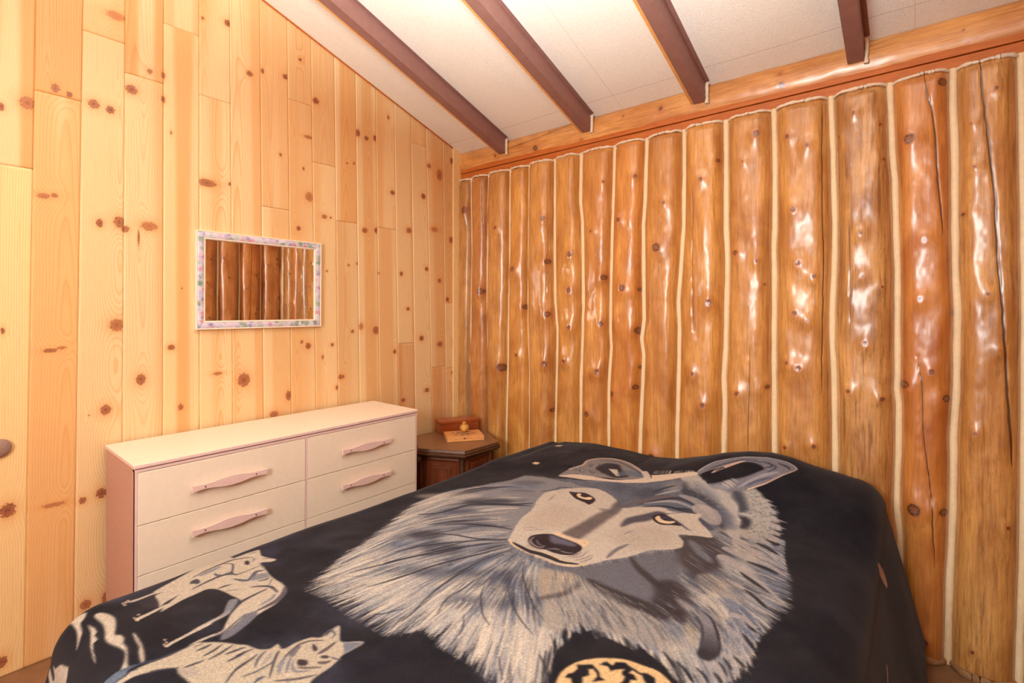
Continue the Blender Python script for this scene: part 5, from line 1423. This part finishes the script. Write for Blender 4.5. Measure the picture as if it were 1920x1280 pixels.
for p in [((1600, 570), (1480, 660), (1330, 740)), ((1750, 580), (1600, 680), (1420, 780)), ((1920, 610), (1780, 660), (1650, 710)), ((1930, 680), (1780, 760), (1660, 812)), ((1450, 570), (1350, 620), (1250, 662)), ((1340, 560), (1220, 605)), ((1930, 810), (1780, 930), (1640, 1115)), ((1350, 790), (1200, 850), (1050, 900)), ((1000, 900), (800, 920), (600, 950))]:
    stroke(ZC(*p), 3.4, DARK, .85, .0025)
poly(ZC((1000, 930), (1100, 900), (1300, 960), (1200, 1010), (1060, 1020)), (150, 142, 138), .008, .6)
for p, w, c in [(((1240, 370), (1050, 378), (900, 425), (780, 520), (690, 610), (640, 720)), 3.2, (62, 54, 62)), (((900, 450), (820, 520), (800, 590)), 9, (92, 92, 102)), (((1400, 390), (1270, 490), (1150, 560)), 5, (70, 60, 68)), (((870, 742), (1000, 752), (1200, 742)), 3.5, (78, 70, 74)), (((1150, 672), (1240, 680), (1330, 655)), 5, (74, 64, 72)),
                (((620, 510), (560, 620), (480, 890)), 4, DARK), (((430, 515), (330, 620), (280, 740)), 4, DGREY), (((700, 600), (640, 700), (610, 840)), 8, GREY), (((520, 530), (450, 620), (380, 720)), 7, (150, 144, 142)), (((780, 600), (740, 700), (720, 820)), 5, (100, 106, 120)), (((820, 640), (800, 740), (860, 800), (1050, 790)), 4, (106, 110, 120)), (((550, 930), (850, 905), (1130, 850)), 4, (70, 66, 76)),
                (((0, 600), (120, 540), (260, 490)), 3, DARK), (((0, 795), (200, 650), (320, 560)), 3.2, DARK), (((100, 875), (300, 800), (480, 700), (560, 640)), 3, DGREY), (((270, 960), (340, 900), (410, 870)), 5, DGREY), (((1480, 640), (1380, 620), (1330, 600)), 3, DGREY), (((860, 650), (840, 720)), 5, CREAM), (((1260, 310), (1340, 240), (1390, 290), (1330, 340)), 4, DGREY), (((1200, 310), (1330, 220), (1445, 172), (1440, 340)), 1.6, PALE),
                (((130, 430), (330, 498)), 1.6, TAN)]:
    stroke(ZD(*p), w, c, .85, .0025)
poly(ZD((1080, 420), (1120, 440), (1152, 490), (1110, 522), (1075, 480)), (60, 50, 58), .002); blob(*ZD((1250, 598))[0], 8, 3, (62, 54, 62), .002); poly(ZD((880, 638), (990, 645), (1012, 690), (960, 722), (870, 708)), (54, 44, 50), .003)
poly(ZD((1505, 402), (1782, 396), (1520, 552)), (108, 114, 128), .003, sm=False); stroke(ZD((1510, 400), (1785, 396), (1650, 490), (1520, 550)), 1.4, PALE, .7, .002)


ART *= np.array((0.91, 0.905, 0.91)) * (1 + 0.06 * RNG.standard_normal((AW, AH)))[..., None]


def sample_art(SG, TG):
    u = (SG - S0) / RES; v = (TG - T0) / RES
    i, j = np.clip(u.astype(int), 0, AW - 2), np.clip(v.astype(int), 0, AH - 2)
    fu, fv = (u - i)[..., None], (v - j)[..., None]
    c = (ART[i, j] * (1 - fu) + ART[i + 1, j] * fu) * (1 - fv) + (ART[i, j + 1] * (1 - fu) + ART[i + 1, j + 1] * fu) * fv
    c = np.clip(c, 0, 255) / 255
    return np.where(c <= 0.04045, c / 12.92, ((c + 0.055) / 1.055) ** 2.4)


NS_, NT_ = int((S1 - S0) / 0.0031), int((T1 - T0) / 0.0031)
ss, tt = np.linspace(S0, S1, NS_), np.linspace(T0, T1, NT_)
SG, TG = np.meshgrid(ss, tt, indexing='ij')
P = cloth(SG, TG)
me = mesh_np('blanket', P.reshape(-1, 3), grid_faces(NS_, NT_))
colr = sample_art(SG, TG) if 'sample_art' in globals() else np.broadcast_to(np.array(lin(26, 25, 30)[:3]), SG.shape + (3,)).copy()
cattr(me, 'print', colr.reshape(-1, 3))
t = NT('printed_plush')
v = t.coord('Object')
fz = t.noise(v, 420, 2, 0.6)
nap = t.noise(v, 6.0, 5, 0.65, 0.4)
pc = t.attr('print', 'Color')
pc = t.mix(1.0, pc, t.ramp(fz, [(0.3, 0.72), (0.7, 1.25)]), 'MULTIPLY')
pc = t.mix(t.ramp(nap, [(0.42, 0.0), (0.72, 0.05)]), pc, lin(120, 116, 124))
t.set(Base_Color=pc, Roughness=0.95, Specular_IOR_Level=0.08, Sheen_Weight=0.16, Sheen_Roughness=0.34, Sheen_Tint=lin(205, 196, 196))
t.bump(fz, 0.35, 0.003)
bl = obj('blanket', me, t.m, None, True)
tag(bl, 'black plush blanket printed with a grey wolf head, spread over the bed', 'blanket')

# ------------------------------------------------------------------ light
wd = bpy.data.worlds.new('world'); SC.world = wd; wd.use_nodes = True
wd.node_tree.nodes['Background'].inputs[0].default_value = (0.75, 0.85, 1.0, 1); wd.node_tree.nodes['Background'].inputs[1].default_value = 0.6


def area(name, loc, target, size, power, col=(1, 1, 1), shape='RECTANGLE', spread=None):
    l = bpy.data.lights.new(name, 'AREA'); l.shape = shape; l.size = size[0]; l.size_y = size[1]; l.energy = power; l.color = col
    if spread: l.spread = math.radians(spread)
    o = bpy.data.objects.new(name, l); COL.objects.link(o); o.location = loc
    o.rotation_euler = (Vector(target) - Vector(loc)).to_track_quat('-Z', 'Y').to_euler()
    return o


area('window_daylight', ((WX0 + WX1) / 2, YF - 0.1, (WZ0 + WZ1) / 2), ((WX0 + WX1) / 2, 0, 1.5), (WX1 - WX0 - .1, WZ1 - WZ0 - .1), 80, (0.95, 1.0, 0.98))
area('bounce_flash', (1.85, -2.12, 1.95), (1.8, -1.97, 3.2), (0.7, 0.7), 116, (0.96, 1.0, 0.98), spread=150)

SC.view_settings.view_transform = 'Standard'; SC.view_settings.look = 'None'; SC.view_settings.gamma = 1.0
SC.view_settings.use_curve_mapping = False
SC.view_settings.exposure = -0.17
SC.cycles.max_bounces = 10; SC.cycles.diffuse_bounces = 6
bpy.context.view_layer.update()
